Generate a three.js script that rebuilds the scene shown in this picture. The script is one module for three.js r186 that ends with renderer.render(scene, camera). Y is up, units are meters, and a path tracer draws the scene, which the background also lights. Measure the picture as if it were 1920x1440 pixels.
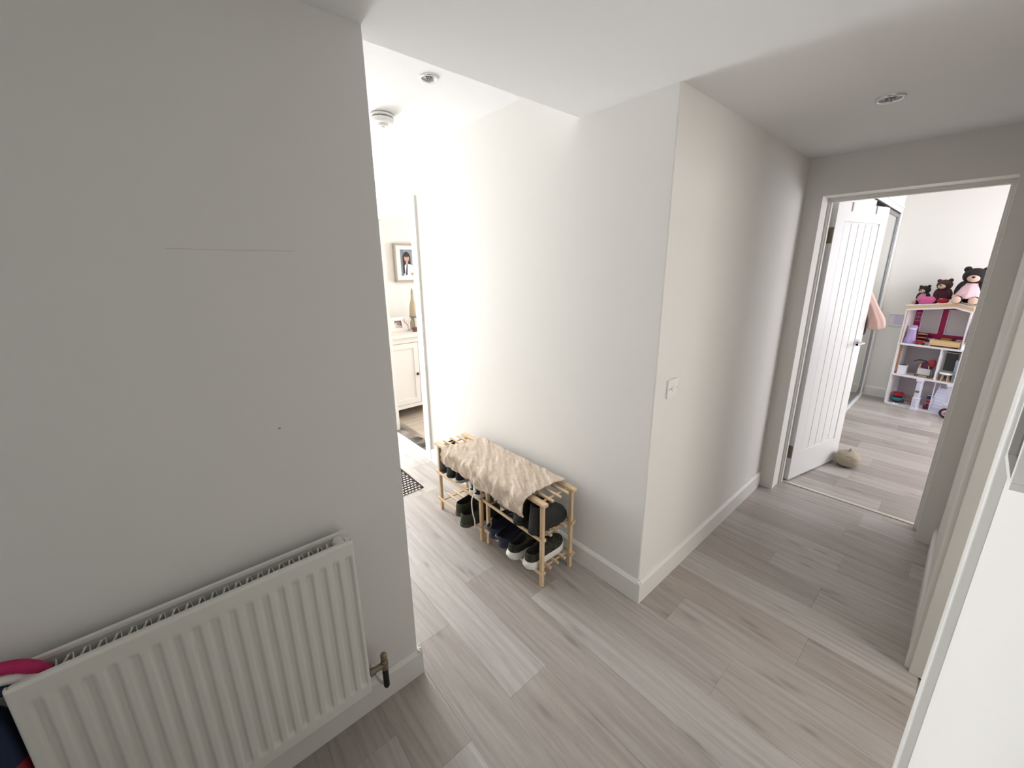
import * as THREE from 'three';
import { RoundedBoxGeometry } from 'three/addons/geometries/RoundedBoxGeometry.js';
import { mergeGeometries, mergeVertices, toCreasedNormals } from 'three/addons/utils/BufferGeometryUtils.js';
import { RectAreaLightUniformsLib } from 'three/addons/lights/RectAreaLightUniformsLib.js';
import { createNoise2D, createNoise3D } from 'simplex-noise';

// ---------------------------------------------------------------- camera, sky, daylight, exposure
const scene = new THREE.Scene();
const camera = new THREE.PerspectiveCamera(2 * Math.atan(720 / 742.13) * 180 / Math.PI, 1920 / 1440, 0.02, 60);
{
  const yaw = -0.8590, pitch = -0.2576, roll = -0.0098;
  const F = new THREE.Vector3(Math.cos(pitch) * Math.cos(yaw), Math.sin(pitch), Math.cos(pitch) * Math.sin(yaw));
  const R = new THREE.Vector3().crossVectors(F, new THREE.Vector3(0, 1, 0)).normalize();
  const U = new THREE.Vector3().crossVectors(R, F);
  camera.position.set(-1.5214, 1.6067, 0.8267);
  camera.up.copy(U.clone().multiplyScalar(Math.cos(roll)).addScaledVector(R, -Math.sin(roll)));
  camera.lookAt(camera.position.clone().add(F));
  camera.setViewOffset(1920, 1440, -0.31, 20.53, 1920, 1440);
}
const renderer = new THREE.WebGLRenderer({ antialias: true });
renderer.toneMapping = THREE.LinearToneMapping;
renderer.toneMappingExposure = 0.80;
renderer.shadowMap.enabled = true;
renderer.shadowMap.type = THREE.PCFSoftShadowMap;
scene.background = new THREE.Color(0.80, 0.90, 1.0);       // flat overcast sky
RectAreaLightUniformsLib.init();
// daylight in each window opening, the size of its glass: [width, height, colour, intensity, position, looks at]
const daylight = [
  [0.96, 1.75, 0xf1f6ff, 37, [-0.58, 1.38, -4.62], [-0.58, 1.38, 0]],       // glazed front door at the corridor's end
  [2.0, 1.25, 0xf8f7ff, 11, [3.75, 1.525, 2.68], [3.75, 1.525, 0]],         // bedroom window
  [1.5, 1.3, 0xfdfcff, 17, [3.30, 1.50, -2.30], [0, 1.50, -2.30]],          // living room window
  [1.3, 1.25, 0xfff9f4, 7.5, [0.30, 1.525, 3.02], [0.30, 1.525, 0]],          // window of the room beyond the right-hand doorway
  [0.90, 1.20, 0xfff6ee, 0.40, [-2.70, 1.45, 0.27], [0, 1.45, 0.27]],         // frosted window at the hall's near end
];
for (const [w, h, c, i, p, q] of daylight) {
  const l = new THREE.RectAreaLight(c, i, w, h);
  l.position.set(...p); l.lookAt(...q); scene.add(l);
}

// ---------------------------------------------------------------- helpers
let seed = 7;
const rnd = () => { seed = (seed * 1664525 + 1013904223) >>> 0; return seed / 4294967296; };
const rr = (a, b) => a + (b - a) * rnd();
const n2 = createNoise2D(rnd), n3 = createNoise3D(rnd);
const V = (x, y, z) => new THREE.Vector3(x, y, z);
const counts = {};
const numbered = (n) => { counts[n] = (counts[n] ?? -1) + 1; return counts[n] ? `${n}_${String(counts[n]).padStart(3, '0')}` : n; };
const sh = (m) => { m.castShadow = m.receiveShadow = true; return m; };
const norm = (g) => { const a = g.index ? g.toNonIndexed() : g; for (const k of Object.keys(a.attributes)) if (!['position', 'normal', 'uv'].includes(k)) a.deleteAttribute(k);
  if (!a.attributes.uv) a.setAttribute('uv', new THREE.BufferAttribute(new Float32Array(a.attributes.position.count * 2), 2)); if (!a.attributes.normal) a.computeVertexNormals(); return a; };
const join = (gs) => (Array.isArray(gs) ? (gs.length > 1 ? mergeGeometries(gs.map(norm)) : gs[0]) : gs);
function part(name, gs, mat, parent) { const m = sh(new THREE.Mesh(join(gs), mat)); m.name = name; parent.add(m); return m; }
function tag(o, label, category, group) { o.userData.label = label; o.userData.category = category; if (group) o.userData.group = group; return o; }
function thing(name, label, category, pos = [0, 0, 0], turn = 0, group) { const g = new THREE.Group(); g.name = numbered(name); g.position.set(...pos); g.rotation.y = turn; scene.add(g); return tag(g, label, category, group); }
function structGroup(name) { const g = new THREE.Group(); g.name = name; g.userData.kind = 'structure'; scene.add(g); return g; }
function struct(name, gs, mat) { const m = part(name, gs, mat, scene); m.userData.kind = 'structure'; return m; }
// uv in metres by the way each face points
function metric(g) {
  g = g.index ? g.toNonIndexed() : g;
  const p = g.attributes.position, n = g.attributes.normal, uv = new Float32Array(p.count * 2);
  for (let i = 0; i < p.count; i++) {
    const ax = Math.abs(n.getX(i)), ay = Math.abs(n.getY(i)), az = Math.abs(n.getZ(i));
    const [a, b] = ay > ax && ay > az ? [p.getX(i), p.getZ(i)] : ax > az ? [p.getZ(i), p.getY(i)] : [p.getX(i), p.getY(i)];
    uv[2 * i] = a; uv[2 * i + 1] = b;
  }
  g.setAttribute('uv', new THREE.BufferAttribute(uv, 2)); return g;
}
const box = (x0, x1, y0, y1, z0, z1) => metric(new THREE.BoxGeometry(x1 - x0, y1 - y0, z1 - z0).translate((x0 + x1) / 2, (y0 + y1) / 2, (z0 + z1) / 2));
const rbox = (x0, x1, y0, y1, z0, z1, r = 0.003, s = 2) => { r = Math.min(r, (x1 - x0) / 2.02, (y1 - y0) / 2.02, (z1 - z0) / 2.02); return metric(new RoundedBoxGeometry(x1 - x0, y1 - y0, z1 - z0, s, r).translate((x0 + x1) / 2, (y0 + y1) / 2, (z0 + z1) / 2)); };
const bars = (x0, x1, y0, y1, b, z0, z1, r = 0.002) => [rbox(x0, x1, y0, y0 + b, z0, z1, r), rbox(x0, x1, y1 - b, y1, z0, z1, r), rbox(x0, x0 + b, y0 + b, y1 - b, z0, z1, r), rbox(x1 - b, x1, y0 + b, y1 - b, z0, z1, r)];
const tube = (pts, r, seg = 24, rad = 8, closed = false) => new THREE.TubeGeometry(new THREE.CatmullRomCurve3(pts.map((p) => V(...p)), closed, 'centripetal'), seg, r, rad, closed);
const lathe = (pts, seg = 32) => new THREE.LatheGeometry(pts.map(([a, b]) => new THREE.Vector2(a, b)), seg);
const cyl = (r0, r1, h, seg = 20) => new THREE.CylinderGeometry(r0, r1, h, seg);
const ball = (rx, ry, rz, x, y, z, s = 20) => new THREE.SphereGeometry(1, s, Math.round(s * 0.7)).scale(rx, ry, rz).translate(x, y, z);
function extrude(pts, depth, bevel = 0) { const s = new THREE.Shape(pts.map(([a, b]) => new THREE.Vector2(a, b))); return new THREE.ExtrudeGeometry(s, { depth, bevelEnabled: bevel > 0, bevelSize: bevel, bevelThickness: bevel, bevelSegments: 2, curveSegments: 8 }); }
// a closed skin through rings of points (each ring the same count); caps optional
function loft(rings, { capA = true, capB = true, uvs } = {}) {
  const n = rings[0].length, pos = [], idx = [], uv = [];
  rings.forEach((r, j) => r.forEach((p, i) => { pos.push(...p); uv.push(i / n * (uvs?.[0] ?? 1), j / rings.length * (uvs?.[1] ?? 1)); }));
  for (let j = 0; j < rings.length - 1; j++) for (let i = 0; i < n; i++) { const a = j * n + i, b = j * n + (i + 1) % n, c = a + n, d = b + n; idx.push(a, b, d, a, d, c); }
  const cap = (j, flip) => { const r = rings[j], k = pos.length / 3, c = [0, 1, 2].map((q) => r.reduce((s, p) => s + p[q], 0) / n); pos.push(...c); uv.push(0.5, 0.5); for (let i = 0; i < n; i++) { const a = j * n + i, b = j * n + (i + 1) % n; flip ? idx.push(k, b, a) : idx.push(k, a, b); } };
  if (capA) cap(0, true); if (capB) cap(rings.length - 1, false);
  const g = new THREE.BufferGeometry(); g.setAttribute('position', new THREE.Float32BufferAttribute(pos, 3)); g.setAttribute('uv', new THREE.Float32BufferAttribute(uv, 2)); g.setIndex(idx); g.computeVertexNormals(); return g;
}
// a grid sheet f(u, v) -> [x, y, z]
function sheet(f, nu, nv, su = 1, sv = 1) {
  const pos = [], uv = [], idx = [];
  for (let j = 0; j <= nv; j++) for (let i = 0; i <= nu; i++) { pos.push(...f(i / nu, j / nv)); uv.push(i / nu * su, j / nv * sv); }
  for (let j = 0; j < nv; j++) for (let i = 0; i < nu; i++) { const a = j * (nu + 1) + i, b = a + 1, c = a + nu + 1, d = c + 1; idx.push(a, b, d, a, d, c); }
  const g = new THREE.BufferGeometry(); g.setAttribute('position', new THREE.Float32BufferAttribute(pos, 3)); g.setAttribute('uv', new THREE.Float32BufferAttribute(uv, 2)); g.setIndex(idx); g.computeVertexNormals(); return g;
}
// ---------------------------------------------------------------- textures
function dataTex(w, h, f, srgb = true, rep = [1, 1]) {
  const d = new Uint8Array(w * h * 4);
  for (let y = 0; y < h; y++) for (let x = 0; x < w; x++) { const c = f(x / w, y / h), o = (y * w + x) * 4; for (let k = 0; k < 3; k++) d[o + k] = Math.max(0, Math.min(255, Array.isArray(c) ? c[k] : c)); d[o + 3] = 255; }
  const t = new THREE.DataTexture(d, w, h); t.wrapS = t.wrapT = THREE.RepeatWrapping; t.magFilter = THREE.LinearFilter; t.minFilter = THREE.LinearMipmapLinearFilter; t.generateMipmaps = true;
  if (srgb) t.colorSpace = THREE.SRGBColorSpace; t.repeat.set(...rep); t.needsUpdate = true; return t;
}
const tor = (u, v, fu, fv) => n3(Math.cos(u * 6.2832) * fu, Math.sin(u * 6.2832) * fu, v * fv);      // seamless in u
const fbm = (x, y, o = 4) => { let s = 0, a = 0.5; for (let i = 0; i < o; i++) { s += a * n2(x, y); x *= 2.03; y *= 2.03; a *= 0.5; } return s; };
const mixc = (a, b, t) => a.map((x, i) => x + (b[i] - x) * t);
// greyed oak, 1.0 m across by 2.5 m along the grain (v)
const oakKnots = Array.from({ length: 34 }, () => [rnd(), rnd(), rr(0.006, 0.013), rnd()]);
const oakTex = dataTex(1024, 2048, (u, v) => {
  const x = u, y = v * 2.5; let kx = 0, dark = 0;
  for (const [a, b, r, s] of oakKnots) { const dx = (x - a), dy = (y - b * 2.5); if (Math.abs(dx) > 0.06 || Math.abs(dy) > 0.3) continue; const q = dx * dx / (r * r) + dy * dy / (r * r * 16); const e = Math.exp(-q); kx += dx * 1.2 * Math.exp(-q * 0.18); dark += e * (0.45 + s * 0.45); }
  const w = x + kx * 0.5 + 0.012 * n2(x * 3, y * 1.1);
  const broad = n2(w * 11, y * 0.55), mid = n2(w * 42 + 5, y * 1.7), fine = n2(w * 190, y * 5.5), pore = n2(w * 330 + 9, y * 14);
  const rings = Math.sin((w * 60 + 2.2 * n2(w * 5 + 40, y * 0.8)) * 2.2);
  let t = 0.50 + 0.10 * broad + 0.14 * mid + 0.10 * fine + 0.06 * rings + (pore > 0.55 ? -0.14 : 0);
  t = Math.max(0, Math.min(1, t - dark * 0.8));
  return mixc([160, 153, 147], [214, 209, 203], t);
});
const pineTex = dataTex(128, 1024, (u, v) => { const w = u + 0.05 * n2(u * 2, v * 3); const t = 0.5 + 0.3 * Math.sin(w * 34 + 3 * n2(u * 2, v * 2)) + 0.25 * n2(u * 40, v * 9); return mixc([210, 176, 134], [235, 211, 176], Math.max(0, Math.min(1, t))); }, true, [1, 1]);
const weaveTex = dataTex(512, 512, (u, v) => { const t = 0.5 + 0.28 * n2(u * 150, v * 40) + 0.22 * n2(u * 40, v * 170) + 0.25 * fbm(u * 9, v * 9); return mixc([184, 164, 144], [230, 214, 196], Math.max(0, Math.min(1, t))); });
const weaveBump = dataTex(512, 512, (u, v) => 128 + 60 * n2(u * 150, v * 40) + 50 * n2(u * 40, v * 170), false);
const fuzzBump = dataTex(256, 256, (u, v) => 128 + 60 * n2(u * 60, v * 60) + 50 * n2(u * 120, v * 120), false);
const camoTex = dataTex(256, 256, (u, v) => { const a = fbm(u * 7, v * 7), k = 0.5 + 0.5 * n2(u * 110, v * 110); return mixc(a > 0.16 ? [74, 72, 50] : a > -0.12 ? [48, 49, 37] : [24, 25, 23], [12, 12, 12], 0.35 * k); });

// ---------------------------------------------------------------- materials
const M = (c, rough = 0.6, o = {}) => new THREE.MeshStandardMaterial({ color: c, roughness: rough, side: THREE.DoubleSide, ...o });
const P = (c, rough, o) => new THREE.MeshPhysicalMaterial({ color: c, roughness: rough, side: THREE.DoubleSide, ...o });
const m = {
  wall: M(0xe9e6e0, 0.85),
  ceiling: M(0xecebe8, 0.9, {}),
  gloss: M(0xeae8e2, 0.35), door: M(0xedecea, 0.30), radiator: M(0xe6e3da, 0.38), dark: M(0x26241f, 0.7),
  slab: M(0x8d867e, 0.8), steel: M(0xb9b9ba, 0.3, { metalness: 1 }), chrome: M(0xd6d6d8, 0.16, { metalness: 1 }), brass: M(0x9a8a70, 0.34, { metalness: 1 }), bronze: M(0x8a7f6e, 0.5, { metalness: 0.6 }),
  pine: M(0xffffff, 0.55, { map: pineTex }), cloth: P(0xffffff, 0.95, { map: weaveTex, bumpMap: weaveBump, bumpScale: 0.0018, sheen: 0.4, sheenRoughness: 0.8 }),
  glass: P(0xffffff, 0.25, { transmission: 1, thickness: 0 }), clear: P(0xffffff, 0.02, { transmission: 1, thickness: 0 }),
  plastic: M(0xefeeea, 0.35), mirror: M(0xdfe4df, 0.03, { metalness: 1 }), alu: M(0x9d9fa2, 0.35, { metalness: 0.9 }),
  cabinet: M(0xe9e5df, 0.5), knob: M(0x2c2b2a, 0.4, { metalness: 0.6 }),
  strip: M(0xd9d3c8, 0.35, { metalness: 0.4 }),
};
const oakTones = [0xffffff, 0xf9f6f3, 0xf1eeeb, 0xe9e5e1, 0xf5f3f2, 0xece7e2].map((c) => M(c, 0.36, { map: oakTex }));
const bedTones = [0xffffff, 0xdedad7, 0xeeebe8, 0xd3cfcb, 0xf6f4f2, 0xe4e0dd].map((c) => M(c, 0.36, { map: oakTex }));
const warmTones = [0xfff2df, 0xf7e8d3, 0xfff7ea].map((c) => M(c, 0.45, { map: oakTex }));

// ---------------------------------------------------------------- floors: every plank a piece
const PW = 0.195, PL = 1.22;
seed = 4242;
function plankGeo(w, l) {           // lies along z from 0 to -l, its top at y = 0, edges eased
  const b = 0.0005, g = 0.00015, x0 = g, x1 = w - g, z0 = -l + g, z1 = -g, t = -0.008;
  const ring = (i, y) => [[x0 + i, y, z0 + i], [x1 - i, y, z0 + i], [x1 - i, y, z1 - i], [x0 + i, y, z1 - i]];
  const geo = loft([ring(0, t), ring(0, -b), ring(b, 0)], { capA: false }).toNonIndexed(); geo.computeVertexNormals();
  const p = geo.attributes.position, uv = new Float32Array(p.count * 2), ou = rr(0, 1 - w), ov = rr(0, 2.5 - Math.min(l, 2.4));
  const fl = rnd() < 0.5;
  for (let i = 0; i < p.count; i++) { uv[2 * i] = ou + p.getX(i); const k = fl ? -p.getZ(i) : l + p.getZ(i); uv[2 * i + 1] = (ov + k) / 2.5; }
  geo.setAttribute('uv', new THREE.BufferAttribute(uv, 2)); return geo;
}
function layPlanks(parent, rows, tones, along = 'z') {
  let prev = -1;
  for (const [x0, x1, zs] of rows) for (let k = 0; k < zs.length - 1; k++) {
    const l = zs[k] - zs[k + 1]; if (l < 0.02) continue;
    let t; do { t = Math.floor(rnd() * tones.length); } while (t === prev); prev = t;
    const q = part('plank', plankGeo(x1 - x0, l), tones[t], parent);
    if (along === 'z') q.position.set(x0, 0, zs[k]); else { q.rotation.y = Math.PI / 2; q.position.set(zs[k + 1], 0, x1); q.position.set(zs[k], 0, x1); }
  }
}
const joint = (zA, zB, j) => { const a = [zA]; let z = j + Math.ceil((zA - j) / PL) * PL; for (; z > zB; z -= PL) if (z < zA - 0.01) a.push(z); a.push(zB); return a; };
const floorHall = struct('floor_hall', [box(-2.9, 1.85, -0.1, -0.008, -0.5, 1.04), box(-1.25, 0.1, -0.1, -0.008, -4.8, -0.5)], m.slab);
{
  const known = { '-3': -0.66, '-2': -0.365, '-4': -0.065, '-1': 0.437, '-5': 0.72, '0': 0.15, '1': 0.62, '2': -0.1 }, rows = [];
  for (let i = -13; i < 10; i++) {
    const x0 = 0.003 + i * PW, x1 = x0 + PW, j = known[i] ?? rr(0, PL);
    const zB = x1 > -1.16 && x0 < 0.02 ? -4.74 : x0 >= 0 ? -0.02 : -0.42;
    rows.push([Math.max(x0, -2.82), Math.min(x1, 1.85), joint(0.96, zB, j)]);
  }
  layPlanks(floorHall, rows, oakTones);
}
const floorBed = struct('floor_bedroom', [box(1.85, 5.2, -0.1, -0.008, -0.6, 2.9)], m.slab);
{ const rows = []; for (let i = 0; i < 17; i++) { const x0 = 1.858 + i * PW; rows.push([x0, Math.min(x0 + PW, 5.12), joint(2.8, -0.5, rr(0, PL))]); } layPlanks(floorBed, rows, bedTones); }
const floorLiv = struct('floor_living_room', [box(0.1, 3.6, -0.1, -0.008, -3.65, -0.9)], m.slab);
{ const rows = []; for (let i = 0; i < 14; i++) { const z0 = -3.58 + i * PW; rows.push([z0, Math.min(z0 + PW, -0.95), joint(3.42, 0.03, rr(0, PL))]); } layPlanks(floorLiv, rows, warmTones, 'x'); }

// ---------------------------------------------------------------- walls
const H = 2.2455, HC = 2.43, LB = 1.65, XT = 1.84, ZR = 0.935, ZW = -0.394, XE = -0.9935;
{ // wall with the radiator: a hairline crack and a small scuff in its paint
  const c = document.createElement('canvas'); c.width = 1024; c.height = 1024; const g = c.getContext('2d');
  g.fillStyle = '#e9e6e0'; g.fillRect(0, 0, 1024, 1024);
  const px = (x, y) => [(x + 2.2) / 1.25 * 1024, (1 - (y - 1.0) / 1.25) * 1024];
  g.strokeStyle = 'rgba(150,140,128,0.30)'; g.lineWidth = 1.3; g.beginPath(); for (let i = 0; i <= 14; i++) { const p = px(-1.50 + i * 0.019, 1.658 + 0.0016 * n2(i * 0.6, 3)); i ? g.lineTo(...p) : g.moveTo(...p); } g.stroke();
  g.fillStyle = 'rgba(120,110,100,0.6)'; g.beginPath(); g.ellipse(...px(-1.339, 1.177), 3.2, 2.2, 0.5, 0, 7); g.fill();
  const t = new THREE.CanvasTexture(c); t.colorSpace = THREE.SRGBColorSpace; t.wrapS = t.wrapT = THREE.ClampToEdgeWrapping; t.repeat.set(1 / 1.25, 1 / 1.25); t.offset.set(2.2 / 1.25, -1.0 / 1.25);
  struct('wall_left', [box(-2.9, XE, 0, HC, ZW - 0.1, ZW)], M(0xffffff, 0.85, { map: t  }));
}
const WD0 = -2.085, WD1 = -2.85, WDH = 2.05;
struct('wall_corridor_right', [box(0, 0.1, 0, HC, WD0, -0.3), box(0, 0.1, WDH, HC, WD1, WD0), box(0, 0.1, 0, HC, -4.8, WD1)], m.wall);
{ // the corner block: corridor side and hall side in one piece with an eased arris
  const s = new THREE.Shape(), r = 0.007; s.moveTo(0, 0.3); s.lineTo(0, r); s.absarc(r, r, r, Math.PI, Math.PI * 1.5, false); s.lineTo(XT, 0); s.lineTo(XT, 0.1); s.lineTo(0.1, 0.1); s.lineTo(0.1, 0.3); s.closePath();
  const g = new THREE.ExtrudeGeometry(s, { depth: HC, bevelEnabled: false, curveSegments: 6 }); g.rotateX(-Math.PI / 2);   // (x, y, depth) -> (x, depth, -y)
  struct('wall_back', [metric(g)], m.wall);
}
struct('wall_end', [box(LB, XT, 0, HC, -0.01, 0.094), box(LB, XT, 2.02, HC, 0.094, 0.855), box(LB, XT, 0, HC, 0.855, ZR + 0.1)], m.wall);
struct('wall_right', [box(-2.9, -0.235, 0, HC, ZR, ZR + 0.1), box(-0.235, 0.525, 2.02, HC, ZR, ZR + 0.1), box(0.525, LB, 0, HC, ZR, ZR + 0.1)], m.wall);
struct('wall_near', [box(-2.9, -2.8, 0, 0.8, -0.5, 1.04), box(-2.9, -2.8, 2.1, HC, -0.5, 1.04), box(-2.9, -2.8, 0.8, 2.1, -0.5, -0.2), box(-2.9, -2.8, 0.8, 2.1, 0.74, 1.04)], m.wall);
struct('wall_corridor_left', [box(-1.25, -1.15, 0, HC, -4.8, ZW - 0.1)], m.wall);
struct('wall_corridor_end', [box(-1.25, -1.10, 0, HC, -4.8, -4.7), box(-0.06, 0.1, 0, HC, -4.8, -4.7), box(-1.10, -0.06, 2.32, HC, -4.8, -4.7)], m.wall);
struct('ceiling_hall', [box(-2.9, XT, H, H + 0.28, -0.463, ZR + 0.1)], m.ceiling);
struct('ceiling_corridor', [box(-1.25, 0.1, HC, HC + 0.1, -4.8, -0.463)], m.ceiling);
// bedroom shell
struct('wall_bedroom_far', [box(5.1, 5.2, 0, HC, -0.6, 2.9)], m.wall);
struct('wall_bedroom_window', [box(1.84, 2.75, 0, HC, 2.7, 2.8), box(4.75, 5.2, 0, HC, 2.7, 2.8), box(2.75, 4.75, 0, 0.9, 2.7, 2.8), box(2.75, 4.75, 2.15, HC, 2.7, 2.8)], m.wall);
struct('wall_bedroom_near', [box(1.74, 1.84, 0, HC, ZR + 0.1, 2.9), box(1.74, 1.84, 0, HC, -0.6, -0.1)], m.wall);
struct('wall_bedroom_wardrobe', [box(1.84, 5.2, 0, HC, -0.65, -0.55), box(1.84, 5.1, 2.262, HC, -0.02, 0.09)], m.wall);
struct('ceiling_bedroom', [box(1.74, 5.2, HC, HC + 0.1, -0.65, 2.9)], m.ceiling);
// living room shell
struct('wall_living_room_far', [box(0.1, 3.6, 0, HC, -3.65, -3.55)], m.wall);
struct('wall_living_room_front', [box(0.1, 3.6, 0, HC, -0.9, -0.8)], m.wall);
struct('wall_living_room_window', [box(3.4, 3.5, 0, HC, -1.55, -0.8), box(3.4, 3.5, 0, HC, -3.65, -3.05), box(3.4, 3.5, 0, 0.85, -3.05, -1.55), box(3.4, 3.5, 2.15, HC, -3.05, -1.55)], m.wall);
struct('ceiling_living_room', [box(0.1, 3.5, HC, HC + 0.1, -3.65, -0.8)], m.ceiling);

// shell of the room beyond the right-hand doorway
struct('floor_side_room', [box(-1.3, 1.74, -0.1, 0, ZR + 0.1, 3.2)], m.slab);
struct('wall_side_room', [box(-1.4, -1.3, 0, HC, ZR + 0.1, 3.2), box(1.64, 1.74, 0, HC, ZR + 0.1, 3.2), box(-1.3, -0.4, 0, HC, 3.1, 3.2), box(1.0, 1.64, 0, HC, 3.1, 3.2), box(-0.4, 1.0, 0, 0.9, 3.1, 3.2), box(-0.4, 1.0, 2.15, HC, 3.1, 3.2)], m.wall);
struct('ceiling_side_room', [box(-1.4, 1.74, HC, HC + 0.1, ZR + 0.1, 3.2)], m.ceiling);
// skirting boards: a square-edged board with a chamfered top, swept along x or z
function skirt(name, along, a0, a1, at, out, h = 0.12, t = 0.016) {   // out: +1 or -1, the way the board stands off the wall
  const prof = [[0, 0], [t, 0], [t, h - 0.016], [t - 0.009, h - 0.003], [t - 0.011, h], [0, h]].map(([p, q]) => [p * out, q]);
  const g = extrude(along === 'x' ? prof.map(([p, q]) => [-p, q]) : prof, a1 - a0);
  if (along === 'z') g.translate(at, 0, a0); else { g.rotateY(Math.PI / 2); g.translate(a0, 0, at); }
  return struct(name, g, m.gloss);
}
skirt('baseboard_back', 'x', -0.0165, LB, 0, 1);
skirt('baseboard_corridor_right', 'z', -2.0, 0.0155, 0, -1);
skirt('baseboard_left', 'x', -2.8, XE + 0.0165, ZW, 1);
skirt('baseboard_left_end', 'z', ZW - 0.1, ZW + 0.0155, XE, 1);
skirt('baseboard_right', 'x', 0.6, LB, ZR, -1);
skirt('baseboard_right_near', 'x', -2.8, -0.305, ZR, -1);
skirt('baseboard_bedroom_far', 'z', 0.1, 2.7, 5.1, -1);

// ---------------------------------------------------------------- doors and windows
{ // the glazed front door at the end of the corridor, round the corner
  const d = structGroup('door_2');
  const f = part('frame', [rbox(-1.10, -1.05, 0, 2.32, -4.780, -4.700), rbox(-0.11, -0.06, 0, 2.32, -4.780, -4.700), rbox(-1.05, -0.11, 2.27, 2.32, -4.780, -4.700)], m.gloss, d);
  part('rail', [rbox(-1.05, -0.11, 0.01, 0.48, -4.770, -4.720), rbox(-1.05, -0.11, 2.20, 2.27, -4.770, -4.720)], m.gloss, d);
  part('pane', [box(-1.05, -0.11, 0.48, 2.20, -4.750, -4.744)], m.glass, d);
}
function windowAt(name, along, a0, a1, y0, y1, z0, z1) {
  const w = structGroup(name), B = (p0, p1, q0, q1, r0, r1) => along === 'x' ? rbox(p0, p1, q0, q1, r0, r1) : rbox(r0, r1, q0, q1, p0, p1), mid = (a0 + a1) / 2, t = 0.05;
  part('window_frame', [B(a0, a0 + t, y0 + t, y1 - t, z0, z1), B(a1 - t, a1, y0 + t, y1 - t, z0, z1), B(a0, a1, y0, y0 + t, z0, z1), B(a0, a1, y1 - t, y1, z0, z1), B(mid - t / 2, mid + t / 2, y0 + t, y1 - t, z0, z1)], m.gloss, w);
  const zc = (z0 + z1) / 2;
  for (const [p, q] of [[a0 + t, mid - t / 2], [mid + t / 2, a1 - t]]) part('pane', B(p, q, y0 + t, y1 - t, zc - 0.003, zc + 0.003), m.clear, w);
}
windowAt('window_1', 'x', 2.75, 4.75, 0.9, 2.15, 2.72, 2.78);
windowAt('window_2', 'z', -3.05, -1.55, 0.85, 2.15, 3.42, 3.48);
windowAt('window_4', 'x', -0.4, 1.0, 0.9, 2.15, 3.12, 3.18);
windowAt('window_3', 'z', -0.2, 0.74, 0.8, 2.1, -2.88, -2.82);
// living room doorway: architrave, lining, threshold
{
  const d = structGroup('trim_1'), A = 0.085;
  part('architrave', [rbox(-0.018, 0.001, 0, WDH, WD0, WD0 + A, 0.003), rbox(-0.018, 0.001, 0, WDH, WD1 - A, WD1, 0.003), rbox(-0.018, 0.001, WDH, WDH + A, WD1 - A, WD0 + A, 0.003)], m.gloss, d);
  part('lining', [box(0, 0.1, 0, WDH, WD0 - 0.004, WD0 + 0.001), box(0, 0.1, 0, WDH, WD1, WD1 + 0.004), box(0, 0.1, WDH - 0.004, WDH, WD1, WD0)], m.gloss, d);
  part('threshold', rbox(0.0, 0.045, -0.002, 0.007, WD1, WD0, 0.003), M(0xeeeae2, 0.4), d);
}
// bedroom doorway: lining with a stop set at the bedroom side, threshold
{
  const d = structGroup('trim_2');
  part('lining', [rbox(1.790, XT - 0.001, 0, 2.005, 0.093, 0.106, 0.002), rbox(1.790, XT - 0.001, 0, 2.005, 0.843, 0.856, 0.002), rbox(1.790, XT - 0.001, 2.005, 2.021, 0.093, 0.856, 0.002)], m.gloss, d);
  part('stop', [rbox(1.800, 1.832, 0, 1.996, 0.1055, 0.113, 0.002), rbox(1.800, 1.832, 0, 1.996, 0.836, 0.8435, 0.002), rbox(1.800, 1.832, 1.996, 2.0055, 0.1055, 0.8435, 0.002)], m.gloss, d);
  part('threshold', rbox(1.838, 1.866, -0.002, 0.006, 0.106, 0.843, 0.003), m.strip, d);
}
// the doorway in the right wall with its door swung open into the room beyond
{
  const d = structGroup('door_3'), z = ZR;
  part('architrave', [rbox(0.525, 0.595, 0, 2.02, z - 0.019, z + 0.002, 0.005), rbox(-0.305, -0.235, 0, 2.02, z - 0.019, z + 0.002, 0.005), rbox(-0.305, 0.595, 2.02, 2.09, z - 0.019, z + 0.002, 0.005)], m.gloss, d);
  part('lining', [rbox(0.507, 0.5255, 0, 2.002, z - 0.004, z + 0.1, 0.002), rbox(-0.2355, -0.217, 0, 2.002, z - 0.004, z + 0.1, 0.002), rbox(-0.2355, 0.5255, 2.002, 2.0195, z, z + 0.1, 0.002)], m.gloss, d);
  part('leaf', rbox(-0.255, -0.217, 0.008, 2.0, z + 0.105, z + 0.83, 0.003), m.door, d);
  part('threshold', rbox(-0.217, 0.507, -0.002, 0.006, z + 0.072, z + 0.1, 0.003), m.strip, d);
}
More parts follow.
